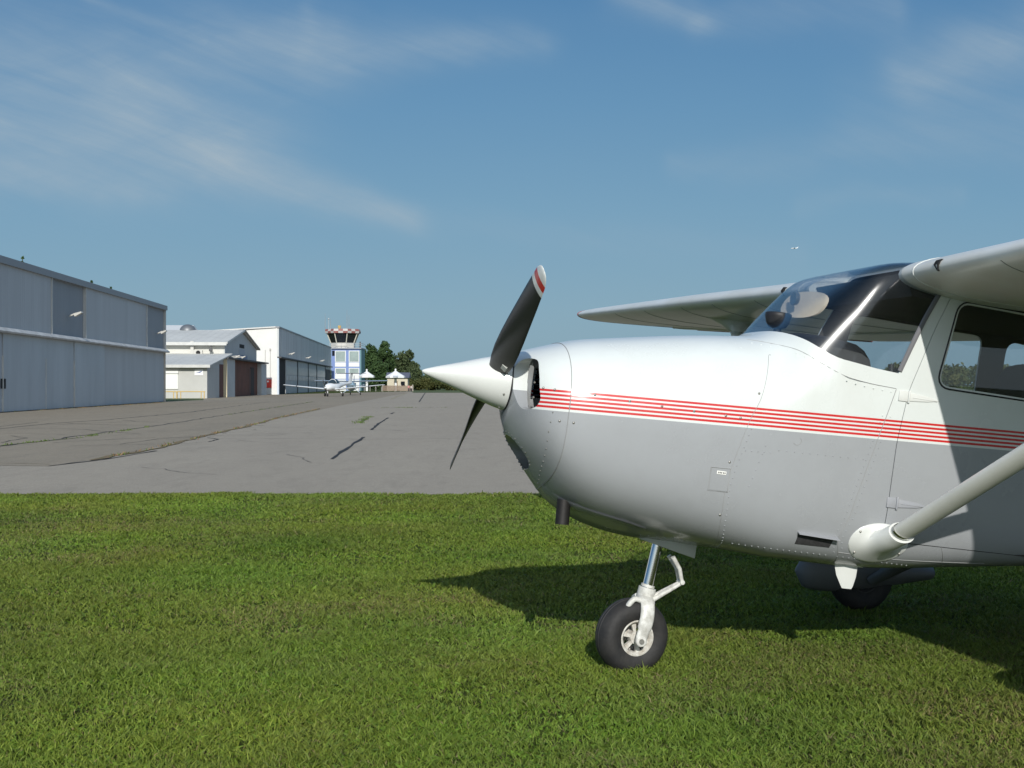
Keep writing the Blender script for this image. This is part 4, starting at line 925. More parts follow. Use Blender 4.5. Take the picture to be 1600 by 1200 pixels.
GL3 = mat('dull_glazing', (.32, .36, .38), .3, var=.4, vscale=.8, spec=.6); DG3 = corrugated('grey_door_sheet', (.46, .48, .49), 1, .9, .03, .55, .2, .4, (1, 1, .3))
def y3(u): return -20.8 / ((u - 800) / 1940 + .0697) - 175
ds = [9.0, y3(464), y3(480), y3(494), y3(507)]
for i, (a, c) in enumerate(zip(ds[:-1], ds[1:])):
    pr = .10 + .08 * (i % 2)
    m = MB(); m.box(-.1, pr, a, c - .15, .1, 5.12); dd = m.build('sliding_door', DG3, h3, 0)
    m = MB(); m.box(pr, pr + .03, a + .2, c - .35, 2.1, 2.75); m.build('pane', mat('whitish_glazing', (.46, .49, .52), .35, var=.5, vscale=.5), dd, 0)
    m = MB(); m.box(pr, pr + .03, a + .2, c - .35, 2.9, 4.2); m.build('pane', GL3, dd, 0)
    m = MB(); m.box(pr - .05, pr + .09, c - .5, c + .15, .05, 5.12); m.build('door_frame', mat('dark_frame', (.05, .055, .06), .6), dd, 0)
m = MB(); m.box(-.1, .06, ds[-1], L3 - .2, 0, 4.6); m.build('open_gap_shade', mat('shadowy_opening', (.05, .055, .065), .8), h3, 0)  # another solid panel, its dark colour standing in for the bay's shade
m = MB(); m.box(-.1, .16, ds[-1] + 1, L3 - 1, 4.6, 5.12); m.build('lintel', DG3, h3, 0)
for u in (450, 477, 499): flood(h3, .55, y3(u), 6.0, 1.7); 
for u in (449, 475): 
    pass
rb_ = MB(); rb_.box(-1.75, -.85, -.30, 0, .98, 2.15); fb = rb_.build('hydrant_box', mat('signal_red', (.62, .045, .03), .5), h3, 0)
m = MB(); m.lathe([(-.31, .13), (-.30, .13)], (-1.35, 0, 1.85), 'Y', 16); m.build('box_mark', mat('white_sign', (.8, .8, .8), .5), fb, 0)
m = MB(); m.box(-1.75, -.85, -.26, 0, .05, .90); m.build('meter_box', GREYWALL, h3, 0)
m = MB(); m.tube([(-2.75, -.1, .1), (-2.75, -.1, 2.9), (-2.2, -.1, 2.9), (-2.2, -.1, .1)], .05, 6); m.build('pipe', mat('rusty_pipe', (.26, .15, .09), .7), h3, 0)
m = MB(); m.tube([(-1.75, -.08, .9), (-1.75, -.08, 6.3)], .035, 6); m.build('pipe', mat('grey_pipe', (.42, .40, .37), .7), h3, 0)
m = MB(); m.tube([(-1.05, -.08, 2.2), (-1.05, -.08, 6.4)], .035, 6); m.box(-1.15, -.95, -.2, 0, 6.2, 6.5); m.build('pipe', mat('grey_pipe', (.42, .40, .37), .7), h3, 0)

# control tower
TW = 282; k = TW / 1940
def tx(u): return (u - 800) * k
tower = thing('control_tower', 'blue and white control tower with red and white chequered cab roof', 'control tower', (tx(541), TW, 0))
BLUE = mat('cobalt_blue_frame', (.17, .25, .50), .5); TGL = mat('pale_green_glazing', (.36, .44, .42), .2, var=.25, vscale=.4, spec=.7); CAB = mat('dark_cab_glass', (.012, .014, .018), .08, spec=.8)
def tz(v): return CAM_H + (601 - v) * k
def ux(u): return (u - 541) * k
m = MB(); m.box(ux(518), ux(564), 0, 7, 0, tz(544.5)); m.build('wall', BLUE, tower, 0)
m = MB(); m.box(ux(562.3), ux(564.5), -.02, 7.02, 0, tz(545)); m.build('side_column', mat('teal_column', (.12, .24, .26), .5), tower, 0)
for u0, u1 in ((523.5, 540.5), (545, 561.5)):
    for v0, v1, gls in ((548, 565.5, TGL), (575, 583.5, TGL)):
        m = MB(); m.box(ux(u0), ux(u1), -.12, 0, tz(v1), tz(v0)); wd = m.build('window', mat('white_frame', (.72, .74, .72), .5), tower, 0)
        m = MB(); m.box(ux(u0 + 1.2), ux(u1 - 1.2), -.15, -.12, tz(v1 - .8), tz(v0 + 1)); m.build('pane', gls, wd, 0)
    for v0, v1 in ((566.2, 573), (584, 592), (593, 611)):
        m = MB(); m.box(ux(u0), ux(u1), -.10, 0, tz(v1), tz(v0)); m.build('spandrel', mat('white_spandrel', (.74, .76, .75), .5), tower, 0)
m = MB(); m.box(ux(519), ux(523), -.06, 0, tz(556), tz(548)); m.build('small_window', CAB, tower, 0)
m = MB(); m.box(ux(516), ux(565), -.5, 7.5, tz(545), tz(543.4)); m.build('balcony_slab', mat('grey_slab', (.30, .32, .36), .6), tower, 0)
cx = ux(532.5)
def octo(hw, z, c=3.6): return [(cx + hw * math.cos(math.pi / 8 + i * math.pi / 4) / math.cos(math.pi / 8), c + hw * math.sin(math.pi / 8 + i * math.pi / 4) / math.cos(math.pi / 8), z) for i in range(8)]
hw0, hw1 = 18.2 * k, 24.5 * k
m = MB(); m.loft([octo(18.2 * k, tz(543.5)), octo(18.2 * k, tz(535.3))]); m.build('cab_base', mat('cream_cab_wall', (.60, .58, .52), .6), tower, 0)
m = MB(); m.loft([octo(hw0 - .05, tz(535.3)), octo(hw1 - .15, tz(520))]); cb = m.build('cab_glazing', CAB, tower, 0)
m = MB()
for a, c in zip(octo(hw0, tz(535.3)), octo(hw1 - .08, tz(520))): m.tube([a, c], .11, 6)
m.build('mullion', mat('cream_mullion', (.62, .60, .50), .5), cb)
n = 24; CW = mat('chequer_white', (.48, .47, .45), .6); CR = mat('chequer_red', (.27, .10, .09), .6); m = MB()
rz_ = [tz(520.2), tz(517), tz(513.6)]; rr_ = [26.5 * k, 27 * k, 26 * k]
def ring8(hw, z):
    P = octo(hw, z); out = []
    for i in range(8):
        a, c = Vector(P[i]), Vector(P[(i + 1) % 8]); out += [a, a.lerp(c, 1 / 3), a.lerp(c, 2 / 3)]
    return out
Rg = [ring8(r_, z) for r_, z in zip(rr_, rz_)]
for q in range(2):
    for i in range(24):
        m.cur = (i + q) % 2; j = (i + 1) % 24; m.add([Rg[q][i], Rg[q][j], Rg[q + 1][j], Rg[q + 1][i]], [(0, 1, 2, 3)])
m.cur = 0; m.add(Rg[2], [tuple(range(24))]); m.add(Rg[0], [tuple(range(24))]); m.build('chequered_roof', [CW, CR], tower, 0)
m = MB()
for z in (tz(539.5), tz(536.5)): m.tube([(ux(515), -.45, z), (ux(564.5), -.45, z)], .05, 6); m.tube([(ux(564.5), -.45, z), (ux(564.5), 7.3, z)], .05, 6)
for u in np.linspace(515, 564.5, 9): m.tube([(ux(u), -.45, tz(544)), (ux(u), -.45, tz(536.5))], .04, 6)
m.build('railing', mat('grey_rail', (.42, .44, .45), .6), tower)
for u, v0, r in ((506, 489, .06), (514.5, 497, .06), (540.3, 484, .06), (543.5, 491, .06)): m = MB(); m.tube([(ux(u), 2, tz(515)), (ux(u), 2, tz((v0 + 515) / 2)), (ux(u), 2, tz(v0))], [r * 1.4, r, r * .5], 6); m.build('antenna', mat('grey_antenna', (.25, .28, .30), .6), tower)
m = MB(); m.tube([(ux(511.5), 2, tz(515)), (ux(511.5), 2, tz(498))], .05, 6); m.sphere((ux(511.5), 2, tz(497.5)), .2, 8, 6); m.build('wind_sensor', mat('pale_sensor', (.40, .43, .45), .5), tower)
m = MB(); m.tube([(ux(529.5), 1, tz(515)), (ux(529.5), 1, tz(511))], .3, 8); m.tube([(ux(527.5), 1, tz(509)), (ux(531.5), 1, tz(511.5))], .22, 8); m.tube([(ux(527.5), 1, tz(511.5)), (ux(531.5), 1, tz(509))], .22, 8); m.build('siren', mat('ochre_siren', (.45, .30, .10), .6), tower)
m = MB(); m.box(ux(562), ux(564), -.45, -.1, tz(544), tz(534)); m.build('post', mat('dark_frame', (.05, .055, .06), .6), tower, 0)

# ------------------------------------------------------------------ trees, hedges, fields
def leaf_mat(name, c1, c2):
    m = bpy.data.materials.new(name); m.use_nodes = True; g = G(m.node_tree); b = m.node_tree.nodes['Principled BSDF']
    at = g.n('ShaderNodeAttribute'); at.attribute_name = 'tint'; g.put(b.inputs['Base Color'], g.mix(at.outputs['Fac'], c1, c2))
    b.inputs['Roughness'].default_value = .7; b.inputs['Specular IOR Level'].default_value = .25
    tl = g.n('ShaderNodeBsdfTranslucent'); g.put(tl.inputs[0], g.mix(at.outputs['Fac'], tuple(c * 1.3 for c in c1), tuple(c * 1.3 for c in c2)))
    mx = g.n('ShaderNodeMixShader'); mx.inputs[0].default_value = .25; g.t.links.new(b.outputs[0], mx.inputs[1]); g.t.links.new(tl.outputs[0], mx.inputs[2])
    g.t.links.new(mx.outputs[0], m.node_tree.nodes['Material Output'].inputs[0]); return m
LEAFD = leaf_mat('dark_leaves', (.032, .062, .022), (.075, .130, .042)); LEAFM = leaf_mat('dull_leaves', (.055, .080, .036), (.11, .145, .062)); LEAFH = leaf_mat('field_leaves', (.055, .075, .022), (.12, .12, .04))
BARK = mat('bark', (.07, .055, .04), .9, var=.4, vscale=6)
rng = np.random.default_rng(11)
def leaves(centres, radii, n, size, flat=1.0):
    """n leaf-sized quads scattered over the outer part of several clumps"""
    centres = np.array(centres, float); radii = np.array(radii, float); pr = radii ** 2 / (radii ** 2).sum()
    idx = rng.choice(len(centres), n, p=pr); d = rng.normal(size=(n, 3)); d /= np.linalg.norm(d, axis=1)[:, None]
    rad = radii[idx] * (rng.uniform(.25, 1, n) ** .45) * rng.normal(1, .07, n); p = centres[idx] + d * rad[:, None] * np.array([1, 1, flat])
    a = rng.normal(size=(n, 3)); a /= np.linalg.norm(a, axis=1)[:, None]; b = np.cross(a, d + rng.normal(size=(n, 3)) * .7); b /= np.linalg.norm(b, axis=1)[:, None] + 1e-9
    s = size * rng.uniform(.6, 1.4, n)[:, None]
    V = np.stack([p - a * s, p + b * s * .6, p + a * s, p - b * s * .6], 1).reshape(-1, 3); V[:, 2] = np.maximum(V[:, 2], .02)
    clump = rng.uniform(0, 1, len(centres)); tint = np.clip(clump[idx] * .6 + rng.uniform(0, .5, n), 0, 1)
    return V, tint
def leaf_mesh(name, V, tint, m):
    n = len(V) // 4; me = bpy.data.meshes.new(name); me.vertices.add(len(V)); me.vertices.foreach_set('co', V.astype(np.float32).ravel()); me.loops.add(4 * n); me.loops.foreach_set('vertex_index', np.arange(4 * n, dtype=np.int32))
    me.polygons.add(n); me.polygons.foreach_set('loop_start', np.arange(n, dtype=np.int32) * 4); me.update(); me.validate()
    at = me.attributes.new('tint', 'FLOAT', 'POINT'); at.data.foreach_set('value', np.repeat(tint, 4).astype(np.float32)); me.materials.append(m); return me
def tree(name, label, x, y, h, w, m, n=5000, seed=0, group=None, low=.12, leaf=.30, shape='round', cat='tree'):
    r = random.Random(seed); t = thing(name, label, cat, (x, y, 0), r.uniform(0, 6), group)
    tk = MB(); tk.tube([(0, 0, 0), (.1, 0, h * .3), (-.1, .1, h * .6), (0, 0, h * .9)], [h * .022, h * .017, h * .010, .03], 8)
    cs, rs = [], []
    for i in range(26):
        z = h * (low + (1 - low) * (i + .5) / 26); f = (z / h - low) / (1 - low)
        env = math.sin(math.pi * min(1, f * .72 + .16)) ** .55 if shape == 'round' else (1 - f) ** .9 + .01
        for q in range(2):
            a = r.uniform(0, 6.28); rr = env * w * .5 * r.uniform(.25, .72); cs.append((math.cos(a) * rr, math.sin(a) * rr, z)); rs.append(max(.25 if shape == 'round' else .06, env * w * r.uniform(.11, .23) if shape == 'round' else env * w * .16))
    for i in range(0, len(cs), 5): tk.tube([(0, 0, cs[i][2] * .75), cs[i]], [h * .006, .03], 5)
    tk.build('trunk', BARK, t, 60)
    V, ti = leaves(cs, rs, n, leaf); o = bpy.data.objects.new('crown', leaf_mesh('crown', V, ti, m)); C.objects.link(o); o.parent = t; return t
def upx(u, d): return (u - 800) / 1940 * d
GRP = 'trees beyond the tower'
for i, (u, d, v, wpx, m, lab) in enumerate(((578, 312, 541, 40, LEAFD, 'dark leafy tree right beside the control tower'), (600, 318, 536, 38, LEAFD, 'tallest dark green tree between tower and parasols'), (566, 318, 547, 22, LEAFD, 'dark tree crown half hidden behind the tower edge'),
        (612, 330, 556, 34, LEAFD, 'lower dark tree behind the right parasol'), (634, 312, 550, 40, LEAFM, 'dull olive-green round tree standing right of the dark trees'), (646, 330, 566, 30, LEAFM, 'small dull tree at the right end of the tree group'), (590, 300, 568, 46, LEAFD, 'low dark tree under the tallest tree'))):
    tree('broadleaf_tree', lab, upx(u, d), d, CAM_H + (601 - v) * d / 1940, wpx * d / 1940, m, 5200, i, GRP)
for i, (u, d, v, w) in enumerate(((35, 96, 399, 1.7), (143, 106, 437, 1.6), (173, 118, 447, 2.2))):
    tree('spruce_tree', ('spruce tip just showing above the grey hangar roof at the frame edge', 'middle spruce tip above the grey hangar roof, over the second panel', 'smallest spruce tip above the grey hangar roof')[i], upx(u, d), d, CAM_H + (601 - v) * d / 1940, w, LEAFD, 5000, 40 + i, 'spruces behind the grey hangar', .15, .13, 'cone')
def shrubs(name, label, x0, x1, y0, y1, h, m, n, leaf, kind=None, cat='hedge', nc=60):
    cs, rs = [], []
    for i in range(nc): z = h * random.uniform(.25, .72); cs.append((random.uniform(x0, x1), random.uniform(y0, y1), z)); rs.append(h * random.uniform(.22, .42))
    V, ti = leaves(cs, rs, n, leaf); o = bpy.data.objects.new(name, leaf_mesh(name, V, ti, m)); C.objects.link(o)
    return tag(o, label, cat, kind=kind)
shrubs('hedge', 'long low green hedge at the far grass edge left of the spinner', upx(636, 300), upx(760, 300), 297, 303, 2.9, LEAFH, 9000, .22)
shrubs('hedge', 'taller dark hedge behind the low green hedge', upx(640, 330), upx(730, 330), 326, 334, 4.6, LEAFM, 7000, .28)
shrubs('far_woods', None, -420, -20, 560, 600, 9, LEAFM, 12000, .8, 'stuff', None, 120)
shrubs('far_woods', None, 20, 460, 430, 470, 9.5, LEAFM, 30000, .7, 'stuff', None, 190)
shrubs('far_woods', None, 60, 330, 296, 316, 7.0, LEAFH, 26000, .45, 'stuff', None, 150)
sheet('far_meadow', [(-30, 262), (-21, 257), (-17, 214.3), (4, 212.3), (90, 212.3), (90, 20), (400, 20), (500, 420), (-30, 420)], .02, mat('meadow_grass', (.085, .115, .03), .95, var=.35, vscale=.08))

# terrace by the trees
def parasol(u, d, vt, ve, wpx, label):
    x = upx(u, d); zt, ze, w = CAM_H + (601 - vt) * d / 1940, CAM_H + (601 - ve) * d / 1940, wpx * d / 1940 / 2
    t = thing('parasol', label, 'parasol', (x, d, 0), .3, 'white parasols on the terrace'); n = 8
    m = MB(); m.loft([[(w * f * math.cos(6.283 * i / n), w * f * math.sin(6.283 * i / n), z) for i in range(n)] for f, z in ((1.0, ze - .35), (1.0, ze), (.5, ze + (zt - ze) * .55), (.12, zt))], True, False, True); m.build('canopy', mat('white_canvas', (.80, .81, .80), .8), t, 0)
    m = MB(); m.tube([(0, 0, 0), (0, 0, zt + .55)], .09, 8); m.tube([(0, 0, zt), (0, 0, zt + .5)], .2, 8); m.build('pole', mat('white_pole', (.75, .76, .76), .5), t); 
    m = MB(); m.box(-.22, .22, -.22, .22, 0, ze - .3); m.build('sleeve', mat('white_pole', (.75, .76, .76), .5), t, 0); return t
parasol(573, 272, 580.5, 587.5, 25, 'white parasol close beside the tower, partly behind aircraft'); parasol(618, 266, 580, 588, 31, 'wider white parasol with dark lettering, before the terrace hut')
lt = MB(); lt.box(upx(614, 263.4), upx(622, 263.4), 263.2, 263.3, 3.05, 3.3); tag(lt.build('parasol_lettering', mat('blue_grey_print', (.30, .34, .42), .7), None, 0), 'strip of faint dark print on the wider white parasol', 'lettering')
hut = thing('terrace_hut', 'small cream hut with dark roof behind the right parasol', 'hut', (upx(622, 274), 274, 0))
m = MB(); m.box(-2.4, 2.1, 0, 4, 0, 2.9); m.build('wall', mat('cream_hut', (.60, .55, .42), .8, var=.1, vscale=.8), hut, 0)
m = MB(); m.prism([(-.5, 2.9), (2, 4.1), (4.5, 2.9)], 'X', -2.7, 2.5); m.build('roof', mat('slate_roof', (.10, .11, .15), .7), hut, 0)
m = MB(); m.box(-.9, -.1, -.05, 0, .1, 2.2); m.build('door', mat('brown_hut_door', (.25, .17, .10), .7), hut, 0)
m = MB(); m.box(.6, 1.5, -.05, 0, 1.1, 2.1); m.build('window', CAB, hut, 0)
fn = thing('terrace_fence', 'low brown wooden terrace fence below the parasols', 'fence', (0, 258, 0)); x0, x1 = upx(598, 258), upx(645, 258)
m = MB()
for i in range(46): xx = x0 + (x1 - x0) * i / 46; m.box(xx, xx + (x1 - x0) / 46 * .8, -.02, .02, .08, 1.15 + .06 * (i % 3))
m.build('slat_panel', mat('brown_fence_wood', (.27, .20, .15), .85, var=.3, vscale=3), fn, 0)
for i in range(6): xx = x0 + (x1 - x0) * i / 5; m = MB(); m.box(xx - .07, xx + .07, .03, .17, 0, 1.4); m.build('post', mat('pale_fence_post', (.55, .52, .46), .8), fn, 0)
for i in range(5): m = MB(); m.tube([(upx(560 + i * 9, 258), .2, 0), (upx(560 + i * 9, 258), .2, 1.0)], .06, 6); tag(m.build('bollard', mat('grey_pipe', (.42, .40, .37), .7)), 'slim grey bollard in the row between the parked aircraft and terrace fence', 'bollard', 'bollards before the terrace').location = (0, 258, 0)
def person(u, d, label, shirt, h=1.7):
    bm = bmesh.new(); P = {'pel': (0, 0, .95), 'che': (0, .02, 1.3), 'nek': (0, .02, 1.48), 'hd': (0, 0, 1.62), 'hd2': (0, 0, 1.74), 'sl': (-.19, .02, 1.4), 'el': (-.27, .03, 1.14), 'hl': (-.25, -.05, .9), 'sr': (.19, .02, 1.4), 'er': (.27, .03, 1.14), 'hr': (.24, -.06, .9), 'kl': (-.1, 0, .5), 'fl': (-.11, .02, .07), 'tl': (-.12, -.13, .04), 'kr': (.1, 0, .5), 'fr': (.11, .02, .07), 'tr': (.12, -.13, .04)}
    V = {k_: bm.verts.new(p) for k_, p in P.items()}
    for a, c in (('pel', 'che'), ('che', 'nek'), ('nek', 'hd'), ('hd', 'hd2'), ('che', 'sl'), ('sl', 'el'), ('el', 'hl'), ('che', 'sr'), ('sr', 'er'), ('er', 'hr'), ('pel', 'kl'), ('kl', 'fl'), ('fl', 'tl'), ('pel', 'kr'), ('kr', 'fr'), ('fr', 'tr')): bm.edges.new((V[a], V[c]))
    me = bpy.data.meshes.new('person'); bm.to_mesh(me); bm.free(); o = bpy.data.objects.new('tmp_person', me); C.objects.link(o)
    md = o.modifiers.new('s', 'SKIN'); rad = dict(pel=.15, che=.17, nek=.06, hd=.10, hd2=.08, sl=.075, el=.05, hl=.04, sr=.075, er=.05, hr=.04, kl=.075, fl=.05, tl=.04, kr=.075, fr=.05, tr=.04)
    for k_, v_ in zip(P, me.skin_vertices[0].data): v_.radius = (rad[k_], rad[k_]); v_.use_root = k_ == 'pel'
    o.modifiers.new('d', 'SUBSURF').levels = 1; dg = bpy.context.evaluated_depsgraph_get(); dg.update(); m2 = bpy.data.meshes.new_from_object(o.evaluated_get(dg)); bpy.data.objects.remove(o)
    m2.materials.clear()
    for q in (mat('skin_tone', (.45, .27, .19), .6), shirt, mat('dark_trousers', (.05, .05, .08), .8)): m2.materials.append(q)
    for p in m2.polygons:
        z = p.center.z; p.material_index = 0 if z > 1.47 or (abs(p.center.x) > .21 and z < 1.1) else 1 if z > .93 else 2
    smooth_mesh(m2, 80); o = bpy.data.objects.new('person', m2); C.objects.link(o); o.location = (upx(u, d), d, 0); o.scale = (h / 1.8,) * 3; return tag(o, label, 'person')
person(638.5, 256, 'person in a pink top standing at the fence end', mat('pink_shirt', (.62, .25, .24), .8), 1.35)
person(642.5, 257, 'smaller person in a pale shirt beside the one in pink', mat('pale_shirt', (.65, .60, .58), .8), 1.25)

# ------------------------------------------------------------------ the two small aircraft on the far apron
def tapered_wing(m, root, tip, c0, c1, t0, t1, n=8):
    """thin wing between two leading-edge points; chord runs along +Y (aft)"""
    rr = []
    for p, c, t in ((root, c0, t0), (tip, c1, t1)):
        rr.append([(p[0], p[1] + c * (1 - math.cos(a)) / 2, p[2] + t * math.sin(a) * (1.3 - .8 * (1 - math.cos(a)) / 2)) for a in np.linspace(0, 2 * math.pi, 12, endpoint=False)])
    return m.loft(rr)
ac = thing('motor_glider', 'small white low-wing aircraft with bubble canopy parked facing the camera', 'aircraft', (upx(519, 147), 147, 0), -.27)
ac.scale = (1.06, 1.06, 1.06)
AW = mat('aircraft_white', (.78, .80, .80), .3)
m = MB(); rr = []
for y, w_, zc, hh in ((-1.7, .12, .98, .12), (-1.55, .32, 1.0, .28), (-1.0, .46, 1.04, .40), (-.3, .54, 1.08, .48), (.6, .55, 1.12, .50), (1.6, .42, 1.22, .38), (3.0, .22, 1.36, .22), (5.0, .11, 1.5, .13), (5.6, .06, 1.55, .09)):
    rr.append([(w_ * math.cos(a), y, zc + hh * math.sin(a)) for a in np.linspace(0, 2 * math.pi, 20, endpoint=False)])
m.loft(rr); m.build('fuselage', AW, ac, 60)
m = MB(); rr = []
for y, w_, z0, hh in ((-.75, .10, 1.46, .02), (-.4, .40, 1.46, .26), (.2, .48, 1.5, .46), (.9, .44, 1.52, .42), (1.6, .25, 1.5, .12)): rr.append([(w_ * math.cos(a), y, z0 + hh * math.sin(a)) for a in np.linspace(0, math.pi, 14)])
m.loft(rr, False, False, False); cn = m.build('canopy', mat('tinted_canopy', (.03, .045, .05), .06, spec=.8), ac, 60)
m = MB(); m.tube([(.44 * math.cos(a), .12, 1.49 + .44 * math.sin(a)) for a in np.linspace(.05, 3.09, 10)], .04, 6); m.build('canopy_frame', AW, cn)
for s_ in (1, -1):
    m = MB(); tapered_wing(m, (s_ * .35, -.3, .78), (s_ * 6.0, .05, 1.30), 1.35, .75, .10, .05); wg = m.build('wing', AW, ac, 60)
    m = MB(); tapered_wing(m, (s_ * 4.3, -.06, 1.146), (s_ * 4.42, -.05, 1.157), 1.0, 1.0, .085, .085); m.build('wing_joint', mat('dark_frame', (.05, .055, .06), .6), wg, 60)
    m = MB(); tapered_wing(m, (0, 5.2, 2.62), (s_ * 1.75, 5.35, 2.64), .8, .55, .05, .03); m.build('tailplane', mat('tailplane_shade_grey', (.16, .17, .18), .4), ac, 60)  # tailplane's dark grey carries the shade of its underside
    m = MB(); m.tube([(s_ * .5, .35, .85), (s_ * 1.05, .45, .32)], .05, 6); lg = m.build('main_leg', AW, ac)
    m = MB(); m.lathe([(-.07, .16), (-.05, .2), (.05, .2), (.07, .16)], (0, 0, 0), 'X', 16); w_ = m.build('wheel', RUBBER, lg); w_.location = (s_ * 1.07, .45, .2)
m = MB(); m.loft([[(0, 4.5, 1.45), (.06, 4.9, 1.45), (0, 5.6, 1.45), (-.06, 4.9, 1.45)], [(0, 5.1, 2.62), (.04, 5.4, 2.62), (0, 5.9, 2.62), (-.04, 5.4, 2.62)]]); m.build('fin', AW, ac, 30)
m = MB(); m.tube([(0, -1.2, .75), (0, -1.25, .3)], .05, 6); lg = m.build('nose_leg', AW, ac)
m = MB(); m.lathe([(-.06, .14), (-.04, .18), (.04, .18), (.06, .14)], (0, 0, 0), 'X', 16); w_ = m.build('wheel', RUBBER, lg); w_.location = (0, -1.27, .18)
m = MB(); m.lathe([(-2.0, .02), (-1.9, .1), (-1.72, .15)], (0, 0, .98), 'Y', 14)
m2_ = m.build('spinner', AW, ac, 60)
m = MB(); m.tube([(-.3, -1.85, 1.85), (0, -1.85, .98), (.3, -1.85, .11)], [.05, .08, .05], 8, flat=((1, 0, 0), .9)); m.build('propeller', BLACKPLASTIC, ac, 60)
bc = thing('blue_high_wing_aircraft', 'pale blue high-wing aircraft parked just behind the white one', 'aircraft', (upx(549, 168), 168, 0), 3.35)
BW = mat('aircraft_pale_blue', (.42, .58, .64), .35); GW = mat('aircraft_grey_blue', (.36, .43, .50), .4)
m = MB(); rr = []
for y, w_, zc, hh in ((-2.2, .2, 1.0, .2), (-2.0, .4, 1.02, .34), (-1.0, .52, 1.05, .48), (0, .55, 1.15, .60), (1.2, .5, 1.2, .52), (2.4, .28, 1.2, .3), (4.6, .1, 1.25, .13)): rr.append([(w_ * math.copysign(abs(math.cos(a)) ** .7, math.cos(a)), y, zc + hh * math.copysign(abs(math.sin(a)) ** .7, math.sin(a))) for a in np.linspace(0, 2 * math.pi, 20, endpoint=False)])
m.loft(rr); m.build('fuselage', BW, bc, 60)
m = MB(); m.box(-.56, .56, -.95, .9, 1.32, 1.64); m.build('cabin_glass', mat('tinted_canopy', (.03, .045, .05), .06), bc, 0, bevel=.05)
for s_ in (1, -1):
    m = MB(); tapered_wing(m, (0, -.8, 1.83), (s_ * 4.9, -.7, 1.93), 1.4, 1.1, .10, .08); m.build('wing', GW, bc, 60)
    m = MB(); m.tube([(s_ * .5, -.4, .75), (s_ * 2.4, -.3, 1.78)], .04, 6); m.build('wing_strut', GW, bc)
    m = MB(); tapered_wing(m, (0, 4.0, 1.3), (s_ * 1.5, 4.15, 1.32), .8, .6, .04, .03); m.build('tailplane', GW, bc, 60)
    m = MB(); m.tube([(s_ * .4, .4, .8), (s_ * 1.15, .5, .3)], .05, 6); lg = m.build('main_leg', GW, bc)
    m = MB(); m.lathe([(-.07, .16), (-.05, .2), (.05, .2), (.07, .16)], (0, 0, 0), 'X', 16); w_ = m.build('wheel', RUBBER, lg); w_.location = (s_ * 1.17, .5, .2)
m = MB(); m.loft([[(0, 3.6, 1.3), (.05, 4.0, 1.3), (0, 4.8, 1.3), (-.05, 4.0, 1.3)], [(0, 4.3, 2.6), (.03, 4.6, 2.6), (0, 5.1, 2.6), (-.03, 4.6, 2.6)]]); m.build('fin', GW, bc, 30)
m = MB(); m.tube([(0, -1.6, .8), (0, -1.65, .3)], .05, 6); lg = m.build('nose_leg', GW, bc)
m = MB(); m.lathe([(-.06, .14), (-.04, .18), (.04, .18), (.06, .14)], (0, 0, 0), 'X', 16); w_ = m.build('wheel', RUBBER, lg); w_.location = (0, -1.65, .18)
# an airliner very far off in the sky
jd = 4200; jet = thing('distant_airliner', 'tiny white speck of an aircraft high in the sky above the far wing', 'aircraft', (upx(1241, jd), jd, CAM_H + (601 - 388) * jd / 1940), -.3)
m = MB(); m.tube([(-11, 0, 0), (-8, 0, .2), (8, 0, .3), (12, 0, .9)], [.3, 1.7, 1.7, .3], 10); m.build('fuselage', AW, jet, 60)
for s_ in (1, -1): m = MB(); m.loft([[(-3, s_ * 1, -.5), (3, s_ * 1, -.5), (3, s_ * 1, 0), (-3, s_ * 1, 0)], [(3, s_ * 13, .8), (5, s_ * 13, .8), (5, s_ * 13, 1), (3, s_ * 13, 1)]]); m.build('wing', AW, jet, 0)
m = MB(); m.prism([(8, .5), (12, .8), (13.5, 5), (12, 5)], 'Y', -.2, .2); m.build('fin', AW, jet, 0)

# ------------------------------------------------------------------ mown lawn in front: grass blades and small weeds
def lawn_mat():
    m = bpy.data.materials.new('lawn_blades'); m.use_nodes = True; g = G(m.node_tree); b = m.node_tree.nodes['Principled BSDF']
    at = g.n('ShaderNodeAttribute'); at.attribute_name = 'hue'
    g.put(b.inputs['Base Color'], at.outputs['Color']); b.inputs['Roughness'].default_value = .55; b.inputs['Specular IOR Level'].default_value = .22
    tl = g.n('ShaderNodeBsdfTranslucent'); g.put(tl.inputs[0], at.outputs['Color'])
    mx = g.n('ShaderNodeMixShader'); mx.inputs[0].default_value = .22; g.t.links.new(b.outputs[0], mx.inputs[1]); g.t.links.new(tl.outputs[0], mx.inputs[2])
    g.t.links.new(mx.outputs[0], m.node_tree.nodes['Material Output'].inputs[0]); return m
def vnoise(x, y, s, seed):
    r = np.random.default_rng(seed); T = r.uniform(0, 1, (64, 64)); fx, fy = (x * s) % 64, (y * s) % 64; i, j = fx.astype(int), fy.astype(int); u, v = fx - i, fy - j
    u, v = u * u * (3 - 2 * u), v * v * (3 - 2 * v); i1, j1 = (i + 1) % 64, (j + 1) % 64
    return (T[i, j] * (1 - u) + T[i1, j] * u) * (1 - v) + (T[i, j1] * (1 - u) + T[i1, j1] * u) * v
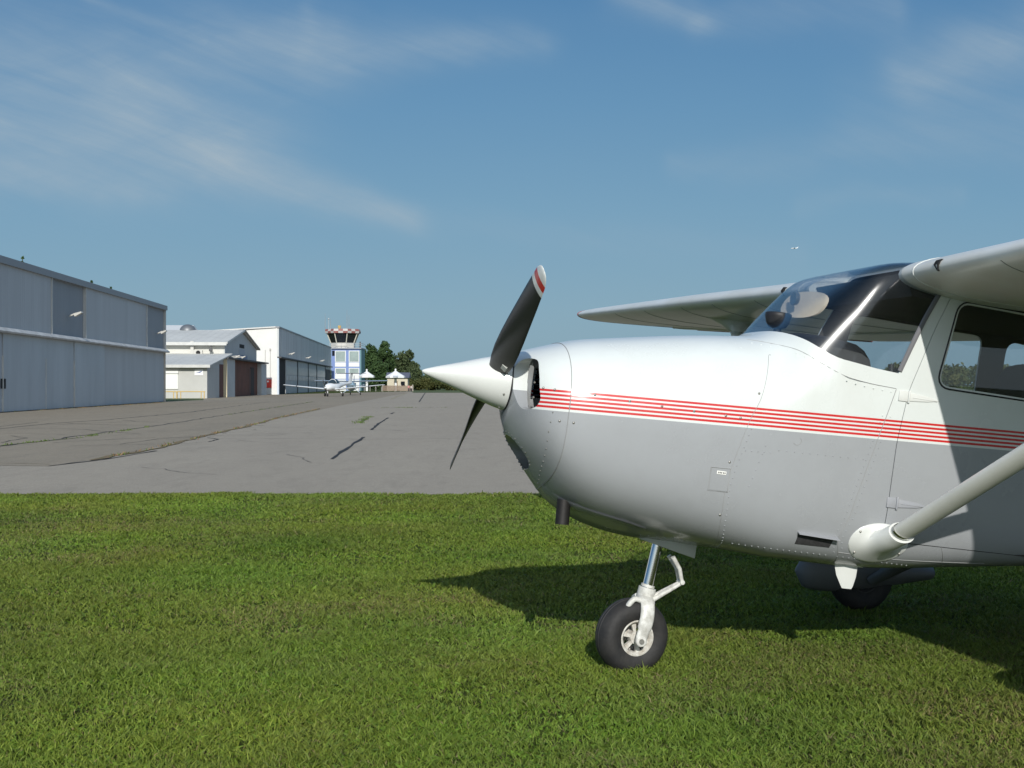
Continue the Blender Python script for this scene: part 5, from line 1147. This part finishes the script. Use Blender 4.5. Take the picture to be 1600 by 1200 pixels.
def lawn():
    r = np.random.default_rng(5); X, Y = [], []
    for y0, y1, dens in ((2.9, 5, 12500), (5, 7, 10500), (7, 9.5, 6400), (9.5, 12.5, 4000), (12.5, EDGE + .15, 2800)):
        hw = .44 * y1 + 1.9; n = int((y1 - y0) * 2 * hw * dens); X.append(r.uniform(-hw, hw, n)); Y.append(r.uniform(y0, y1, n))
    x, y = np.concatenate(X), np.concatenate(Y)
    dead = vnoise(x, y, .8, 1) * .45 + vnoise(x, y, 2.6, 2) * .35 + vnoise(x, y, 9, 6) * .2; lush = vnoise(x, y, 1.3, 3) * .45 + vnoise(x, y, 5, 4) * .55
    keep = r.uniform(0, 1, len(x)) < .45 + .75 * lush; x, y, dead, lush = x[keep], y[keep], dead[keep], lush[keep]
    keep = y < EDGE - .02 + .05 * np.sin(x * 1.3) + .04 * np.sin(x * 3.1 + 1) + r.normal(0, .03, len(x)) +   .22 * (vnoise(x, y * 0, 2.3, 21) - .5) + .14 * (vnoise(x, y * 0, 7.1, 22) - .5); x, y, dead, lush = x[keep], y[keep], dead[keep], lush[keep]; n = len(x)
    kind = r.uniform(0, 1, n); leafy = kind < .16; dry = (kind > .94) | ((kind > .72) & (dead > .62))
    h = (.014 + .027 * lush * r.uniform(.5, 1.5, n)) * np.where(dry, .7, 1) ; tall = r.uniform(0, 1, n) > .985; h = np.where(tall, h * 1.7, h)
    w = (.0011 + .00023 * y) * r.uniform(.7, 1.4, n); a = r.uniform(0, 2 * np.pi, n); lean = r.uniform(.3, 1.6, n) * h; la = r.uniform(0, 2 * np.pi, n)
    w = np.where(leafy, w * 2.6 + .003, w); h = np.where(leafy, h * .55, h); lean = np.where(leafy, lean * 1.1, lean); lean = np.where(dry, lean * 1.5, lean)
    dx, dy = np.cos(a) * w, np.sin(a) * w; lx, ly = np.cos(la) * lean, np.sin(la) * lean; z0 = np.zeros(n)
    base1, base2 = np.stack([x - dx * .7, y - dy * .7, z0], 1), np.stack([x + dx * .7, y + dy * .7, z0], 1)
    m1, m2 = np.stack([x - dx + lx * .4, y - dy + ly * .4, h * .62], 1), np.stack([x + dx + lx * .4, y + dy + ly * .4, h * .62], 1); tp = np.stack([x + lx, y + ly, h], 1)
    V = np.stack([base1, base2, m2, m1, tp], 1).reshape(-1, 3).astype(np.float32); o = np.arange(n) * 5
    Lp = np.stack([o, o + 1, o + 2, o + 3, o + 3, o + 2, o + 4], 1).ravel().astype(np.int32); st = np.stack([np.arange(n) * 7, np.arange(n) * 7 + 4], 1).ravel().astype(np.int32)
    me = bpy.data.meshes.new('grass'); me.vertices.add(5 * n); me.vertices.foreach_set('co', V.ravel()); me.loops.add(7 * n); me.loops.foreach_set('vertex_index', Lp); me.polygons.add(2 * n); me.polygons.foreach_set('loop_start', st); me.update(); me.validate()
    t = r.uniform(0, 1, n)[:, None]; c = (1 - t) * np.array([.086, .136, .017]) + t * np.array([.168, .222, .033])
    yel = np.clip(dead * 1.6 - .5, 0, 1)[:, None] * .55; c = c * (1 - yel) + yel * np.array([.125, .130, .040]); c = np.where(leafy[:, None], c * np.array([.9, 1.08, .9]) , c)
    c = np.where(dry[:, None], (1 - t) * np.array([.15, .125, .055]) + t * np.array([.22, .19, .085]), c); big = vnoise(x, y, .55, 8) * .6 + vnoise(x, y, 2.0, 9) * .4; c *= (r.uniform(.8, 1.2, n) * (.95 + .6 * big))[:, None]; c *= 1 + (vnoise(x, y, 1.0, 12)[:, None] - .5) * np.array([.26, 0, .12])
    at = me.attributes.new('hue', 'FLOAT_COLOR', 'POINT'); at.data.foreach_set('color', np.repeat(np.concatenate([c, np.ones((n, 1))], 1), 5, 0).astype(np.float32).ravel()); me.materials.append(lawn_mat())
    ob = bpy.data.objects.new('grass', me); C.objects.link(ob); ob['kind'] = 'stuff'
lawn()
